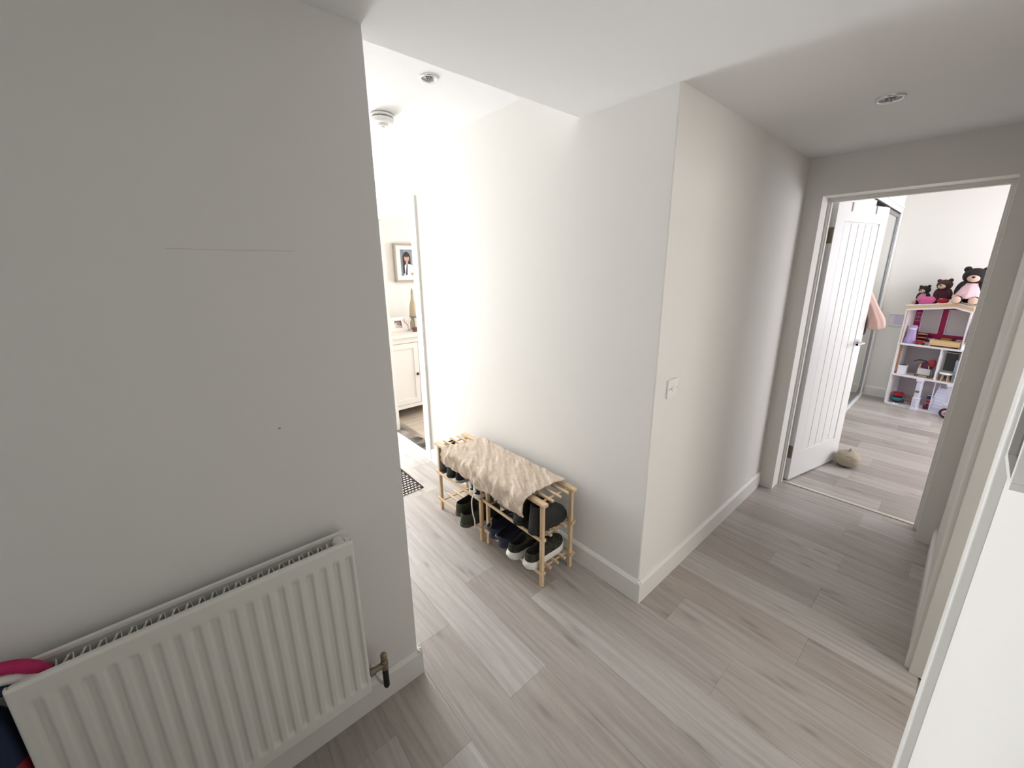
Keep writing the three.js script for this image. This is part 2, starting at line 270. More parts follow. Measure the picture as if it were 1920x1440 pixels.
// the open cottage door of the bedroom: own axes, x along the leaf from its hinge, z towards the hall
const LEAF = new THREE.Group(); LEAF.position.set(1.87, 0, 0.137); LEAF.rotation.y = -0.2241;
LEAF.updateMatrixWorld();
{
  const d = LEAF; d.name = 'door_1'; d.userData.kind = 'structure'; scene.add(d); d.position.y = 0;
  const W = 0.726, T = 0.036, y0 = 0.010, y1 = 2.010, a = 0.113, b = 0.617, q0 = 0.226, q1 = 1.892;
  part('core', box(0.004, W - 0.004, y0 + 0.004, y1 - 0.004, -T + 0.004, -0.009), m.door, d);
  part('stile', rbox(0, a, y0, y1, -T, 0, 0.0025), m.door, d);
  part('stile', rbox(b, W, y0, y1, -T, 0, 0.0025), m.door, d);
  part('rail', rbox(a - 0.003, b + 0.003, q1, y1, -T, -0.0006, 0.0025), m.door, d);
  part('rail', rbox(a - 0.003, b + 0.003, y0, q0, -T, -0.0006, 0.0025), m.door, d);
  const n = 5, g = 0.0065, w = (b - a - g) / n;
  for (let i = 0; i < n; i++) part('board', rbox(a + g + i * w, a + (i + 1) * w, q0 + 0.008, q1 - 0.008, -T + 0.003, -0.003, 0.0025), m.door, d);
  for (const y of [0.24, 1.80]) { const h = part('hinge', [cyl(0.0065, 0.0065, 0.10, 12).translate(-0.006, y, -T - 0.004), rbox(-0.0025, 0.001, y - 0.05, y + 0.05, -T + 0.002, -0.004, 0.001)], m.bronze, d); }
  for (const s of [1, -1]) {
    const z0 = s > 0 ? 0 : -T;
    const h = part('door_handle', [cyl(0.026, 0.026, 0.009, 28).rotateX(Math.PI / 2).translate(0.650, 1.026, z0 + s * 0.0045), tube([[0.650, 1.026, z0], [0.650, 1.026, z0 + s * 0.038], [0.640, 1.026, z0 + s * 0.05], [0.60, 1.026, z0 + s * 0.052], [0.535, 1.026, z0 + s * 0.048]], 0.0085, 30, 10)], m.chrome, d);
  }
}
const leafPoint = (s, y, n) => LEAF.localToWorld(V(s, y, n));
{ // over-door hanger rail
  const g = thing('door_hanger', 'chrome hanger rail hooked over the top of the open white door', 'hook', [0, 0, 0]); g.position.copy(LEAF.position); g.rotation.y = LEAF.rotation.y;
  for (const s of [0.183, 0.526]) part('bracket', [rbox(s - 0.008, s + 0.008, 1.955, 2.0125, 0.0005, 0.002, 0.0005), rbox(s - 0.008, s + 0.008, 2.0105, 2.0125, -0.0385, 0.002, 0.0005), rbox(s - 0.008, s + 0.008, 1.80, 2.0125, -0.0385, -0.037, 0.0005)], m.bronze, g);
  part('rail', tube([[0.14, 1.82, -0.043], [0.66, 1.82, -0.043]], 0.0045), m.steel, g);
  for (const s of [0.22, 0.38, 0.62]) part('peg', tube([[s, 1.82, -0.043], [s, 1.80, -0.07], [s, 1.81, -0.095], [s, 1.835, -0.10]], 0.004), m.steel, g);
}

// ---------------------------------------------------------------- radiator
{
  const X0 = -1.900, X1 = -1.213, Y0 = 0.193, Y1 = 0.806, ZF = -0.285, ZB = -0.352;
  const g = thing('radiator', 'white double-panel ribbed radiator on the left wall', 'radiator', [(X0 + X1) / 2, 0, (ZF + ZB) / 2]);
  const ox = -(X0 + X1) / 2, oz = -(ZF + ZB) / 2, loc = (geo) => geo.translate(ox, 0, oz);
  const pitch = 0.0371, last = -1.2345, sm = (a, b, x) => { const t = Math.max(0, Math.min(1, (x - a) / (b - a))); return t * t * (3 - 2 * t); };
  const groove = (x) => { const d = last - x; if (d < -0.015 || d > pitch * 17.35) return 0; const k = d / pitch, f = Math.abs(k - Math.round(k)) * pitch; return 1 - sm(0.0055, 0.0125, f); };
  const panel = (zf, dir) => {       // pressed sheet with rolled edges, dir +1 faces the hall
    const xs = [], ys = []; for (let i = 0; i <= 330; i++) xs.push(X0 + (X1 - X0) * i / 330);
    for (const y of [0, 0.004, 0.010, 0.030, 0.040, 0.046, 0.052, 0.060, 0.10, 0.2, 0.3, 0.4, 0.5, 0.545, 0.553, 0.559, 0.565, 0.572, 0.590, 0.600, 0.605, 0.6085, 0.613]) ys.push(Y0 + y);
    return sheet((u, v) => {
      const i = Math.round(u * 330), j = Math.round(v * (ys.length - 1)), x = xs[i], y = ys[j];
      const e = sm(0.042, 0.064, y - Y0) * (1 - sm(0.540, 0.562, y - Y0 - 0.008)), ex = Math.min(x - X0, X1 - x), ey = Math.min(y - Y0, Y1 - y);
      const edge = (q) => (q >= 0.006 ? 0 : 0.006 - Math.sqrt(Math.max(0, 0.006 ** 2 - (0.006 - q) ** 2)));
      return [x, y, zf - dir * (0.0085 * groove(x) * e + edge(ex) + edge(ey) * 0.8)];
    }, 330, ys.length - 1);
  };
  const back = (zf, dir) => box(X0 + 0.002, X1 - 0.002, Y0 + 0.002, Y1 - 0.003, Math.min(zf - dir * 0.0175, zf - dir * 0.0105), Math.max(zf - dir * 0.0175, zf - dir * 0.0105));
  part('front_panel', [loc(panel(ZF, 1)), loc(back(ZF, 1)), loc(rbox(X0 + 0.006, X1 - 0.006, Y1 - 0.012, Y1 + 0.0005, ZF - 0.0172, ZF - 0.003, 0.004)), loc(rbox(X0, X0 + 0.006, Y0, Y1, ZF - 0.017, ZF - 0.004, 0.003)), loc(rbox(X1 - 0.006, X1, Y0, Y1, ZF - 0.017, ZF - 0.004, 0.003))], m.radiator, g);
  part('back_panel', [loc(rbox(X0, X1, Y0, Y1, ZB - 0.012, ZB, 0.004)), loc(rbox(X0, X1, Y1 - 0.012, Y1 + 0.004, ZB - 0.006, ZB + 0.004, 0.004))], m.radiator, g);
  const fin = (za, zb, y1) => { const gs = []; const n = 44, w = (X1 - X0 - 0.12) / n; for (let i = 0; i < n; i++) { const x = X0 + 0.06 + i * w; const q = i % 2 ? [za, zb] : [zb, za]; gs.push(extrude([[x, q[0]], [x + w * 0.35, q[0]], [x + w * 0.65, q[1]], [x + w, q[1]], [x + w, q[1] + 0.0012], [x + w * 0.65 - 0.001, q[1] + 0.0012], [x + w * 0.35 - 0.001, q[0] + 0.0012], [x, q[0] + 0.0012]], y1 - 0.25).rotateX(Math.PI / 2).translate(0, y1, 0)); } return gs.map(loc); };
  part('convector_fins', fin(-0.3035, -0.3400, 0.794), m.radiator, g);
  for (const x of [X1 - 0.030, X0 + 0.030]) for (const y of [0.786, 0.235]) part('end_connector', loc(cyl(0.0165, 0.0165, 0.05, 24).rotateX(Math.PI / 2).translate(x, y, (ZF + ZB) / 2 - 0.001)), m.radiator, g);
  part('vent_plug', loc(cyl(0.009, 0.009, 0.012, 6).rotateZ(Math.PI / 2).translate(X1 - 0.010, 0.792, (ZF + ZB) / 2)), m.gloss, g);
  for (const x of [X0 + 0.13, X1 - 0.13]) part('bracket', loc(rbox(x - 0.012, x + 0.012, 0.26, 0.74, ZW + 0.0005, ZB - 0.0125, 0.003)), m.radiator, g);
  // lockshield valve, its tail pipe and drain stub
  const v = (geo) => geo.translate(ox, 0, oz), zc = -0.318;
  const val = part('valve', [v(cyl(0.014, 0.014, 0.016, 6).rotateZ(Math.PI / 2).translate(-1.196, 0.240, zc)), v(cyl(0.0105, 0.0105, 0.03, 20).rotateZ(Math.PI / 2).translate(-1.176, 0.241, zc)), v(lathe([[0, -0.022], [0.0115, -0.022], [0.013, -0.012], [0.013, 0.012], [0.010, 0.019], [0, 0.019]], 20).translate(-1.152, 0.242, zc))], m.bronze, g);
  part('valve_cap', v(lathe([[0, 0], [0.0105, 0], [0.0115, 0.006], [0.0115, 0.022], [0.008, 0.027], [0, 0.027]], 20).translate(-1.152, 0.261, zc)), m.brass, val);
  part('drain_stub', v(lathe([[0, -0.088], [0.007, -0.086], [0.0105, -0.078], [0.0105, -0.01], [0.008, 0], [0, 0]], 20).translate(-1.152, 0.222, zc)), M(0x2a261f, 0.45, { metalness: 0.4 }), val);
  part('tail_pipe', v(tube([[-1.158, 0.150, zc - 0.004], [-1.165, 0.150, zc - 0.022], [-1.172, 0.168, zc - 0.048], [-1.176, 0.185, ZW + 0.001]], 0.0055, 20, 10)), m.gloss, val);
  void back;
}
{ // backpack squeezed in at the far end of the radiator
  const g = thing('backpack', 'navy and red backpack with pink loop, at the left end of the radiator', 'backpack', [-1.99, 0.0, -0.325]);
  const prof = []; for (const [y, w, d, x] of [[0.44, 0.02, 0.01, 0], [0.45, 0.075, 0.035, 0], [0.52, 0.083, 0.043, 0], [0.62, 0.082, 0.044, 0], [0.72, 0.076, 0.040, 0], [0.765, 0.055, 0.03, 0], [0.775, 0.02, 0.01, 0]]) { const r = []; for (let i = 0; i < 24; i++) { const a = i / 24 * 6.2832, c = Math.cos(a), s = Math.sin(a); r.push([x + w * Math.sign(c) * Math.abs(c) ** 0.6, y, d * Math.sign(s) * Math.abs(s) ** 0.6]); } prof.push(r); }
  const navy = P(0x1d2c4a, 0.8, { sheen: 0.3 }), red = P(0x9c1f30, 0.8, { sheen: 0.3 });
  part('body', loft(prof.slice(3)), navy, g); part('pocket', loft(prof.slice(0, 4)), red, g);
  part('loop', tube([[-0.02, 0.735, 0.004], [0.005, 0.815, 0.0], [0.06, 0.838, 0.0], [0.112, 0.823, 0.0], [0.142, 0.780, 0.0], [0.150, 0.735, 0.0]], 0.0125, 40, 12), P(0xb8235f, 0.75, { sheen: 0.4 }), g);
  part('lining', tube([[0.0, 0.735, 0.004], [0.020, 0.795, 0.0], [0.062, 0.812, 0.0], [0.104, 0.800, 0.0], [0.126, 0.765, 0.0], [0.132, 0.735, 0.0]], 0.0115, 40, 12), M(0xece8df, 0.8), g);
  part('trim', tube([[0.02, 0.735, 0.006], [0.034, 0.776, 0.0], [0.064, 0.787, 0.0], [0.094, 0.780, 0.0], [0.108, 0.755, 0.0], [0.112, 0.735, 0.0]], 0.0125, 40, 12), navy, g);
}
// ---------------------------------------------------------------- ceiling and wall fittings
function downlight(label, x, y, z, r) {
  const g = thing('ceiling_light', label, 'light', [x, y, z], 0);
  part('rim', lathe([[r * 0.70, 0.004], [r * 0.72, -0.006], [r * 0.86, -0.009], [r, -0.004], [r, 0]], 40), m.chrome, g);
  part('reflector', lathe([[r * 0.71, -0.004], [r * 0.66, -0.001], [r * 0.42, 0.0], [r * 0.40, -0.0005]], 40), m.alu, g);
  const b = part('bulb', [lathe([[0, -0.0015], [r * 0.22, -0.0015], [r * 0.40, -0.0045], [r * 0.42, -0.001], [r * 0.42, 0.0]], 32), ...Array.from({ length: 8 }, (_, i) => ball(r * 0.075, 0.002, r * 0.075, Math.cos(i * 0.785) * r * 0.28, -0.0045, Math.sin(i * 0.785) * r * 0.28, 10))], M(0x8f8c86, 0.25, { metalness: 0.5 }), g);
  return g;
}
downlight('round chrome downlight in the bright corridor ceiling beside the smoke alarm', -0.466, HC, -0.943, 0.042);
downlight('round chrome downlight in the hall ceiling in front of the bedroom doorway', 0.782, H, 0.459, 0.047);
{
  const g = thing('smoke_alarm', 'round white smoke alarm on the corridor ceiling', 'smoke alarm', [-0.446, HC, -1.49]);
  part('base', lathe([[0, 0], [0.062, 0], [0.063, -0.010], [0.060, -0.016], [0, -0.016]], 40), m.plastic, g);
  part('gap', lathe([[0.054, -0.016], [0.054, -0.020]], 40), m.dark, g);
  part('body', lathe([[0, -0.020], [0.060, -0.020], [0.062, -0.028], [0.058, -0.040], [0.046, -0.047], [0.030, -0.048], [0, -0.048]], 40), m.plastic, g);
  part('cap', lathe([[0.030, -0.046], [0.029, -0.056], [0.022, -0.060], [0, -0.060]], 32), m.plastic, g);
  part('button', lathe([[0.011, -0.059], [0.010, -0.063], [0, -0.0635]], 20), M(0xd9d8d4, 0.4), g);
}
{ // fused spur on the back wall
  const x = 0.140, y = 1.079, g = thing('wall_switch', 'small square white switch plate on the wall right of the corner', 'switch', [x, y, 0]);
  part('plate', rbox(-0.044, 0.044, -0.043, 0.043, 0, 0.0095, 0.0035, 3), m.plastic, g);
  part('rocker', [rbox(-0.006, 0.008, -0.017, 0.012, 0.008, 0.0125, 0.002).rotateX(0.05)], m.plastic, g);
  part('indicator', rbox(-0.020, -0.012, -0.004, 0.004, 0.009, 0.0105, 0.001), M(0x9c8f8a, 0.5), g);
  for (const s of [-1, 1]) part('screw', cyl(0.0032, 0.0032, 0.002, 14).rotateX(Math.PI / 2).translate(s * 0.035, 0, 0.0098), m.steel, g);
}
{ // framed picture on the near right wall
  const g = thing('picture_frame', 'small white box-framed dark picture on the right wall near the camera', 'picture', [-0.494, 1.265, ZR]);
  const w = 0.081, h = 0.23, t = 0.0195, b = 0.012;
  part('frame', bars(-w, w, 0, h, b, -t, 0, 0.0012), m.gloss, g);
  part('picture', box(-w + b, w - b, b, h - b, -0.009, -0.004), M(0x5b544c, 0.5), g);
  part('backing', box(-w + b, w - b, b, h - b, -0.0035, -0.0005), m.gloss, g);
}
// ---------------------------------------------------------------- shoe racks
function shoeRack() {
  const g = new THREE.Group(), L = 0.470, D = 0.236, S = 0.020, T = [0.088, 0.286, 0.486];
  const put = (name, geo) => part(name, geo, m.pine, g);
  const wood = (geo, lx) => { const p = geo.attributes.position, uv = new Float32Array(p.count * 2), o = rnd(), b = new THREE.Box3().setFromBufferAttribute(p), s = b.getSize(V(0, 0, 0)), ax = ['x', 'y', 'z'].sort((a, c) => s[c] - s[a]); const get = { x: 'getX', y: 'getY', z: 'getZ' }; for (let i = 0; i < p.count; i++) { uv[2 * i] = o + (p[get[ax[1]]](i) + p[get[ax[2]]](i)) * 5; uv[2 * i + 1] = o * 3 + p[get[ax[0]]](i) * 1.2; } geo.setAttribute('uv', new THREE.BufferAttribute(uv, 2)); return geo; };
  for (const x of [-D / 2 + S / 2, D / 2 - S / 2]) for (const z of [-L / 2 + S / 2, L / 2 - S / 2]) put('post', wood(rbox(x - S / 2, x + S / 2, 0, 0.478, z - S / 2, z + S / 2, 0.003)));
  T.forEach((y, k) => {
    const top = k === 2;
    for (const s of [-1, 1]) {
      const xo = s * (D / 2 - S / 2);
      if (top) put('rail', wood(rbox(xo - 0.017, xo + 0.017, y - 0.010, y + 0.008, -L / 2 - 0.016, L / 2 + 0.016, 0.003)));
      else put('rail', wood(rbox(xo + s * S / 2 - (s > 0 ? 0 : 0.010), xo + s * S / 2 + (s > 0 ? 0.010 : 0), y - 0.009, y + 0.009, -L / 2 - 0.012, L / 2 + 0.012, 0.004)));
    }
    for (const x of [-0.055, 0, 0.055]) put('slat', wood(rbox(x - 0.0075, x + 0.0075, y - 0.004, y + 0.007, -L / 2 - (top ? 0.012 : 0.004), L / 2 + (top ? 0.012 : 0.004), 0.002)));
    for (const z of [-L / 2 + 0.034, L / 2 - 0.034]) put('dowel', wood(rbox(-D / 2 + 0.004, D / 2 - 0.004, y - 0.0125, y - 0.0045, z - 0.005, z + 0.005, 0.002)));
    if (!top) for (const z of [-L / 2 + S / 2, L / 2 - S / 2]) for (const s of [-1, 1]) put('cleat', wood(rbox(s * (D / 2 - S / 2) - 0.010, s * (D / 2 - S / 2) + 0.010, y - 0.010, y + 0.008, z + (z > 0 ? S / 2 : -S / 2 - 0.010), z + (z > 0 ? S / 2 + 0.010 : -S / 2), 0.003)));
  });
  return g;
}
const TIER = [0.0955, 0.2935];
{
  const r1 = shoeRack(); r1.name = numbered('shoe_rack'); r1.position.set(-0.182, 0, -0.606); scene.add(r1);
  tag(r1, 'slatted pine shoe rack nearer the hall, with clogs and white-soled trainers on it', 'shoe rack', 'pine shoe racks along the corridor wall');
  const r2 = r1.clone(); r2.name = numbered('shoe_rack'); r2.position.set(-0.200, 0, -1.108); r2.rotation.y = 0.02; scene.add(r2);
  tag(r2, 'slatted pine shoe rack further down the corridor, nearer the doormat', 'shoe rack', 'pine shoe racks along the corridor wall');
}
{ // woven cloth over the two racks
  const zN = -0.462, zF = -1.225, XB = -0.066, XF = -0.322, Y = 0.506;
  const path = (u) => { const top = XB - XF, hang = 0.070, R = 0.020; let d = u * (top + hang + 0.03); if (d < top) return [XB - d, Y, 0, 1]; d -= top; if (d < 0.03) { const a = d / 0.03 * Math.PI / 2; return [XF - Math.sin(a) * R, Y - (1 - Math.cos(a)) * R, Math.sin(a), Math.cos(a)]; } d -= 0.03; return [XF - R, Y - R - d, 1, 0]; };
  const lift = (u, v) => 0.0022 * (n2(u * 3, v * 6) + 0.45 * n2(u * 7 + 4, v * 15 - u * 9)) + 0.0048 * Math.max(0, n2(u * 1.6 + 7, v * 5.2 - u * 3.0)) ** 0.8 + 0.0028 * Math.max(0, n2(u * 2.2 + 17, v * 13 - u * 9)) ** 0.7 + 0.0025 * Math.sin(v * 60 + u * 9 + 3 * n2(u * 3, v * 6)) * Math.max(0, u - 0.55);
  const pt = (u, v, off) => {
    const [x, y, nx, ny] = path(u), skewN = 0.030 * (1 - u) - 0.012 * Math.sin(u * 5), skewF = 0.045 * (1 - u) + 0.01 * Math.sin(u * 6);
    const wave = u > 0.75 ? 0.008 * n2(v * 7, 2) * (u - 0.75) * 4 : 0, l = lift(u, v) + 0.003 + off;
    const droop = u > 0.72 ? (u - 0.72) * 0.045 * (0.5 + 0.5 * n2(v * 4 + 3, 5)) : 0;
    return [x - nx * l * 2.2 - wave * nx, y + ny * l - droop * nx, zF + skewF + (zN + skewN - zF - skewF) * v + 0.003 * n2(u * 11, v * 3)];
  };
  const g = thing('cloth_runner', 'beige woven cloth draped over the tops of both pine shoe racks', 'cloth', [-0.2, 0.5, -0.84]);
  const top = sheet((u, v) => pt(u, v, 0.004), 70, 190, 0.9, 1.9), bot = sheet((u, v) => pt(u, v, 0), 70, 190, 0.9, 1.9), sides = [];
  for (const [f, n] of [[(t) => [0, t], 190], [(t) => [1, t], 190], [(t) => [t, 0], 70], [(t) => [t, 1], 70]]) sides.push(sheet((u, v) => pt(...f(u), v * 0.004), n, 1, 1.5, 0.01));
  part('weave', [top, bot, ...sides].map((q) => q.translate(0.2, -0.5, 0.84)), m.cloth, g);
}
// ---------------------------------------------------------------- shoes: heel at x = 0, toe towards +x
function halfWidth(s, W) { const b = 0.74 + 0.26 * Math.max(0, Math.min(1, (s - 0.30) / 0.40)) ** 1.2; const e0 = s < 0.15 ? Math.sqrt(Math.max(0, 1 - ((0.15 - s) / 0.15) ** 2)) : 1, e1 = s > 0.74 ? Math.sqrt(Math.max(0, 1 - ((s - 0.74) / 0.26) ** 2)) : 1; return W / 2 * b * e0 * e1; }
const NR = 36;
const outline = (L, W, k = 1, y = 0, lean = 0) => Array.from({ length: NR }, (_, i) => { const a = i / NR * Math.PI * 2, s = 0.5 - 0.5 * Math.cos(a), z = halfWidth(s, W) * (Math.sin(a) >= 0 ? 1 : -1) * k; return [L / 2 + (s - 0.5) * L * (1 + (k - 1) * W / L), typeof y === 'function' ? y(s) : y, z + lean * Math.sin(s * 3)]; });
function shoeGeo(o) {
  const { L = 0.28, W = 0.098, st = 0.022, heel = 0.075, front = 0.085, c0 = 0.012, c1 = 0.135, cw = 0.058, shaft = 0, spring = 0.008, heelSole = 0 } = o;
  const sy = (s) => st + heelSole * Math.max(0, 1 - s * 2.2) + spring * Math.max(0, (s - 0.75) / 0.25) ** 2;
  const under = (s) => spring * Math.max(0, (s - 0.75) / 0.25) ** 2 + (s < 0.06 ? 0.003 : 0);
  const upper = outline(L - 0.008, W - 0.006, 1, sy).map(([x, y, z]) => [x + 0.004, y, z]);
  const collar = Array.from({ length: NR }, (_, i) => { const a = i / NR * Math.PI * 2, t = 0.5 - 0.5 * Math.cos(a); return [c0 + (c1 - c0) * t, heel + (front - heel) * t - 0.012 * Math.sin(t * Math.PI), cw / 2 * (Math.abs(Math.sin(a)) ** 0.8) * (Math.sin(a) >= 0 ? 1 : -1)]; });
  const rings = [];
  for (let k = 0; k <= 14; k++) { const a = k / 14, h = a ** 1.35, q = 1 - (1 - a) ** 1.75; rings.push(upper.map((p, i) => { const c = collar[i]; return [p[0] + (c[0] - p[0]) * h, p[1] + (c[1] - p[1]) * q, p[2] + (c[2] - p[2]) * h ** 1.15]; })); }
  if (shaft) for (let k = 1; k <= 6; k++) rings.push(collar.map(([x, y, z], i) => { const t = k / 6; return [x + 0.004 * t - 0.006 * t * t * (x - (c0 + c1) / 2) / 0.06, y + shaft * t + (1 - t) * 0, z * (1 + 0.10 * t)]; }));
  const last = rings[rings.length - 1], inset = (r, k, dy) => { const cx = r.reduce((s, p) => s + p[0], 0) / NR; return r.map(([x, y, z]) => [cx + (x - cx) * k, y + dy, z * k]); };
  rings.push(inset(last, 0.97, 0.003));
  const inner = [inset(last, 0.955, 0.0025), inset(last, 0.91, -0.002), inset(collar, 0.92, -0.012), collar.map(([x, y, z]) => [x * 1.0, Math.max(st + 0.012, y * 0.45), z * 0.9])];
  const sole = [outline(L, W, 0.93, under), outline(L, W, 1.0, (s) => under(s) + 0.004), outline(L, W, 1.02, (s) => under(s) * 0.5 + sy(s) * 0.62).map(([x, y, z]) => [x - (o.flare ?? 0) * Math.max(0, 1 - x / L * 3), y, z * (1 + (o.flare ?? 0) * 6 * Math.max(0, 1 - x / L * 2.5))]), outline(L, W, 1.0, sy), outline(L, W, 0.9, (s) => sy(s) + 0.001)];
  const ridge = (x) => { let best = null; for (const r of rings.slice(0, 15)) { const p = r[NR / 2]; if (!best || Math.abs(p[0] - x) < Math.abs(best[0] - x)) best = p; } return best[1]; };
  return { upper: loft(rings, { capA: false, capB: false, uvs: [2, 1] }), inner: loft(inner, { capA: false }), sole: loft(sole), ridge, L, W, st, c1 };
}
function makeShoe(o) {
  const s = shoeGeo(o), g = new THREE.Group();
  part('upper', s.upper, o.upper, g); part('sole', s.sole, o.sole, g); part('lining', s.inner, o.lining ?? m.dark, g);
  if (o.laces) { const ts = []; for (let k = 0; k < 5; k++) { const x = s.c1 + 0.012 + k * 0.015, y = s.ridge(x) + 0.0005; ts.push(tube([[x - 0.003, y - 0.010, -0.021], [x, y + 0.001, -0.010], [x + 0.001, y + 0.002, 0], [x, y + 0.001, 0.010], [x + 0.003, y - 0.010, 0.021]], 0.0024, 12, 6)); } part('laces', ts, o.laces, g); }
  if (o.toecap) { part('toe_cap', loft([outline(s.L, s.W, 1.012, s.st - 0.002), outline(s.L, s.W, 1.005, s.st + 0.010), outline(s.L, s.W, 0.97, s.st + 0.020)].map((r) => r.map(([x, y, z]) => [Math.max(x, s.L * 0.80), y, z])), {}), o.toecap, g); }
  if (o.tab) part('heel_tab', rbox(-0.002, 0.010, o.heel - 0.035, o.heel + 0.008, -0.011, 0.011, 0.004), o.tab, g);
  if (o.band) part('strap', tube([[0.03, s.st + 0.035, -s.W * 0.45], [-0.008, s.st + 0.05, -s.W * 0.2], [-0.014, s.st + 0.052, 0], [-0.008, s.st + 0.05, s.W * 0.2], [0.03, s.st + 0.035, s.W * 0.45]], 0.008, 24, 8), o.band, g);
  return g;
}
const pairs = (name, label, o, spots, group) => { let src; spots.forEach(([x, y, z, turn, lab, tilt]) => { const g = src ? src.clone() : (src = makeShoe(o)); g.name = numbered(name); g.position.set(x, y, z); g.rotation.set(0, turn ?? 0, tilt ?? 0, 'YXZ'); scene.add(g); tag(g, lab ?? label, name === 'boot' ? 'boot' : name === 'clog' ? 'clog' : 'shoe', group); }); };
const blackL = P(0x1b1c1a, 0.55, { clearcoat: 0.15 }), blackF = M(0x17181b, 0.85, { bumpMap: fuzzBump, bumpScale: 0.001 }), olive = M(0xffffff, 0.85, { map: camoTex, bumpMap: fuzzBump, bumpScale: 0.0008 }), oliveP = M(0x3a3b2c, 0.85, { bumpMap: fuzzBump, bumpScale: 0.001 }), whiteS = M(0xe9e7e1, 0.5), greyS = M(0xa7a6a4, 0.6), blackS = M(0x201f1d, 0.7), navyR = M(0x20263c, 0.6), pinkish = M(0xcdb2ac, 0.7), maroon = M(0x33191c, 0.6);
const greenB = P(0x232a26, 0.42, { clearcoat: 0.2 });
// nearer rack
pairs('boot', '', { L: 0.275, W: 0.098, st: 0.024, heel: 0.105, front: 0.118, c1: 0.125, cw: 0.074, shaft: 0.050, heelSole: 0.006, upper: blackL, sole: blackS }, [[-0.325, TIER[1], -0.435, 0.05, 'black ankle boot at the near end of the pine rack, its toe to the wall'], [-0.330, TIER[1], -0.548, -0.02, 'black ankle boot second from the near end of the pine rack, middle tier']], 'black ankle boots on the nearer rack');
pairs('shoe', '', { L: 0.235, W: 0.082, st: 0.014, heel: 0.050, front: 0.046, c1: 0.150, cw: 0.056, upper: pinkish, sole: whiteS, lining: pinkish, band: maroon }, [[-0.262, TIER[1], -0.668, 0.12, 'pale pink flat shoe on the nearer rack, beside the black boots'], [-0.268, TIER[1], -0.755, 0.02, 'pale pink flat shoe on the nearer rack, beside the double posts']], 'pale pink flat shoes');
pairs('shoe', '', { L: 0.295, W: 0.106, st: 0.038, flare: 0.012, heel: 0.088, front: 0.098, c1: 0.130, cw: 0.064, spring: 0.014, heelSole: 0.008, upper: olive, sole: whiteS, laces: blackF, tab: oliveP }, [[-0.345, TIER[0], -0.440, 0.10, 'olive camouflage trainer with thick white sole, nearest on the lower tier'], [-0.362, TIER[0], -0.553, 0.06, 'olive trainer with thick white sole, half hidden behind the nearest trainer']], 'olive trainers with white soles');
pairs('clog', '', { L: 0.270, W: 0.104, st: 0.024, heel: 0.058, front: 0.080, c1: 0.160, cw: 0.080, spring: 0.012, upper: navyR, sole: navyR, lining: M(0x191d30, 0.7), band: navyR }, [[-0.345, TIER[0], -0.655, 0.08, 'navy clog on the lower tier next to the white-soled trainers'], [-0.335, TIER[0], -0.752, 0.04, 'navy clog on the lower tier, nearer the double posts']], 'navy clogs');
pairs('shoe', 'black canvas shoe with grey toe behind the navy clogs', { L: 0.24, W: 0.084, st: 0.018, heel: 0.060, front: 0.066, c1: 0.120, cw: 0.056, upper: blackF, sole: greyS, laces: whiteS, toecap: whiteS }, [[-0.27, TIER[0], -0.822, 0.05]]);
pairs('shoe', 'dark maroon strapped shoe wedged by the wall under the black boots', { L: 0.17, W: 0.072, st: 0.014, heel: 0.046, front: 0.044, c1: 0.095, cw: 0.048, upper: maroon, sole: greyS, band: whiteS, laces: whiteS }, [[-0.185, 0.196, -0.478, 0.15, undefined, 0.10]]);
// further rack
pairs('boot', '', { L: 0.255, W: 0.092, st: 0.022, heel: 0.10, front: 0.115, c1: 0.118, cw: 0.078, shaft: 0.078, heelSole: 0.006, upper: greenB, sole: blackS }, [[-0.325, TIER[1], -1.300, 0.02, 'dark green rubber boot at the far end of the further rack'], [-0.332, TIER[1], -1.208, 0.03, 'dark green rubber boot second from the far end of the further rack']], 'dark rubber boots on the further rack');
pairs('shoe', 'dark shoe with grey sole between the rubber boots and white-heeled trainers', { L: 0.26, W: 0.09, st: 0.020, heel: 0.070, front: 0.078, c1: 0.12, cw: 0.06, upper: blackF, sole: greyS, laces: blackF }, [[-0.325, TIER[1], -1.118, 0.02]]);
pairs('shoe', 'lilac and white strappy sandal lying on the middle tier of the further rack', { L: 0.21, W: 0.076, st: 0.016, heel: 0.042, front: 0.036, c1: 0.135, cw: 0.054, upper: M(0xb7a9b5, 0.7), sole: whiteS, lining: pinkish, band: whiteS }, [[-0.285, TIER[1], -1.030, 0.08]]);
pairs('shoe', '', { L: 0.25, W: 0.078, st: 0.026, heel: 0.075, front: 0.080, c1: 0.12, cw: 0.054, upper: blackF, sole: whiteS, laces: whiteS, tab: whiteS }, [[-0.330, TIER[1], -0.955, 0.03, 'black trainer with white heel, on the further rack left of its twin'], [-0.338, TIER[1], -0.898, 0.0, 'black trainer with white heel, beside the double posts']], 'black trainers with white heels');
pairs('shoe', '', { L: 0.30, W: 0.106, st: 0.022, heel: 0.085, front: 0.10, c1: 0.145, cw: 0.068, heelSole: 0.004, upper: oliveP, sole: M(0x3d3b33, 0.7), laces: blackF }, [[-0.405, TIER[0], -0.955, 0.02, 'dark olive lace-up shoe on the lower tier, heel jutting out'], [-0.365, TIER[0], -1.066, 0.04, 'dark olive lace-up shoe on the lower tier, behind its twin']], 'dark olive lace-up shoes');
tag(part('shoelace', tube([[-0.300, 0.314, -0.900], [-0.338, 0.312, -0.902], [-0.352, 0.29, -0.904], [-0.352, 0.20, -0.902], [-0.348, 0.15, -0.890], [-0.345, 0.10, -0.895]], 0.0042, 40, 8), whiteS, scene), 'white shoelace hanging down from the middle tier by the double posts', 'shoelace');
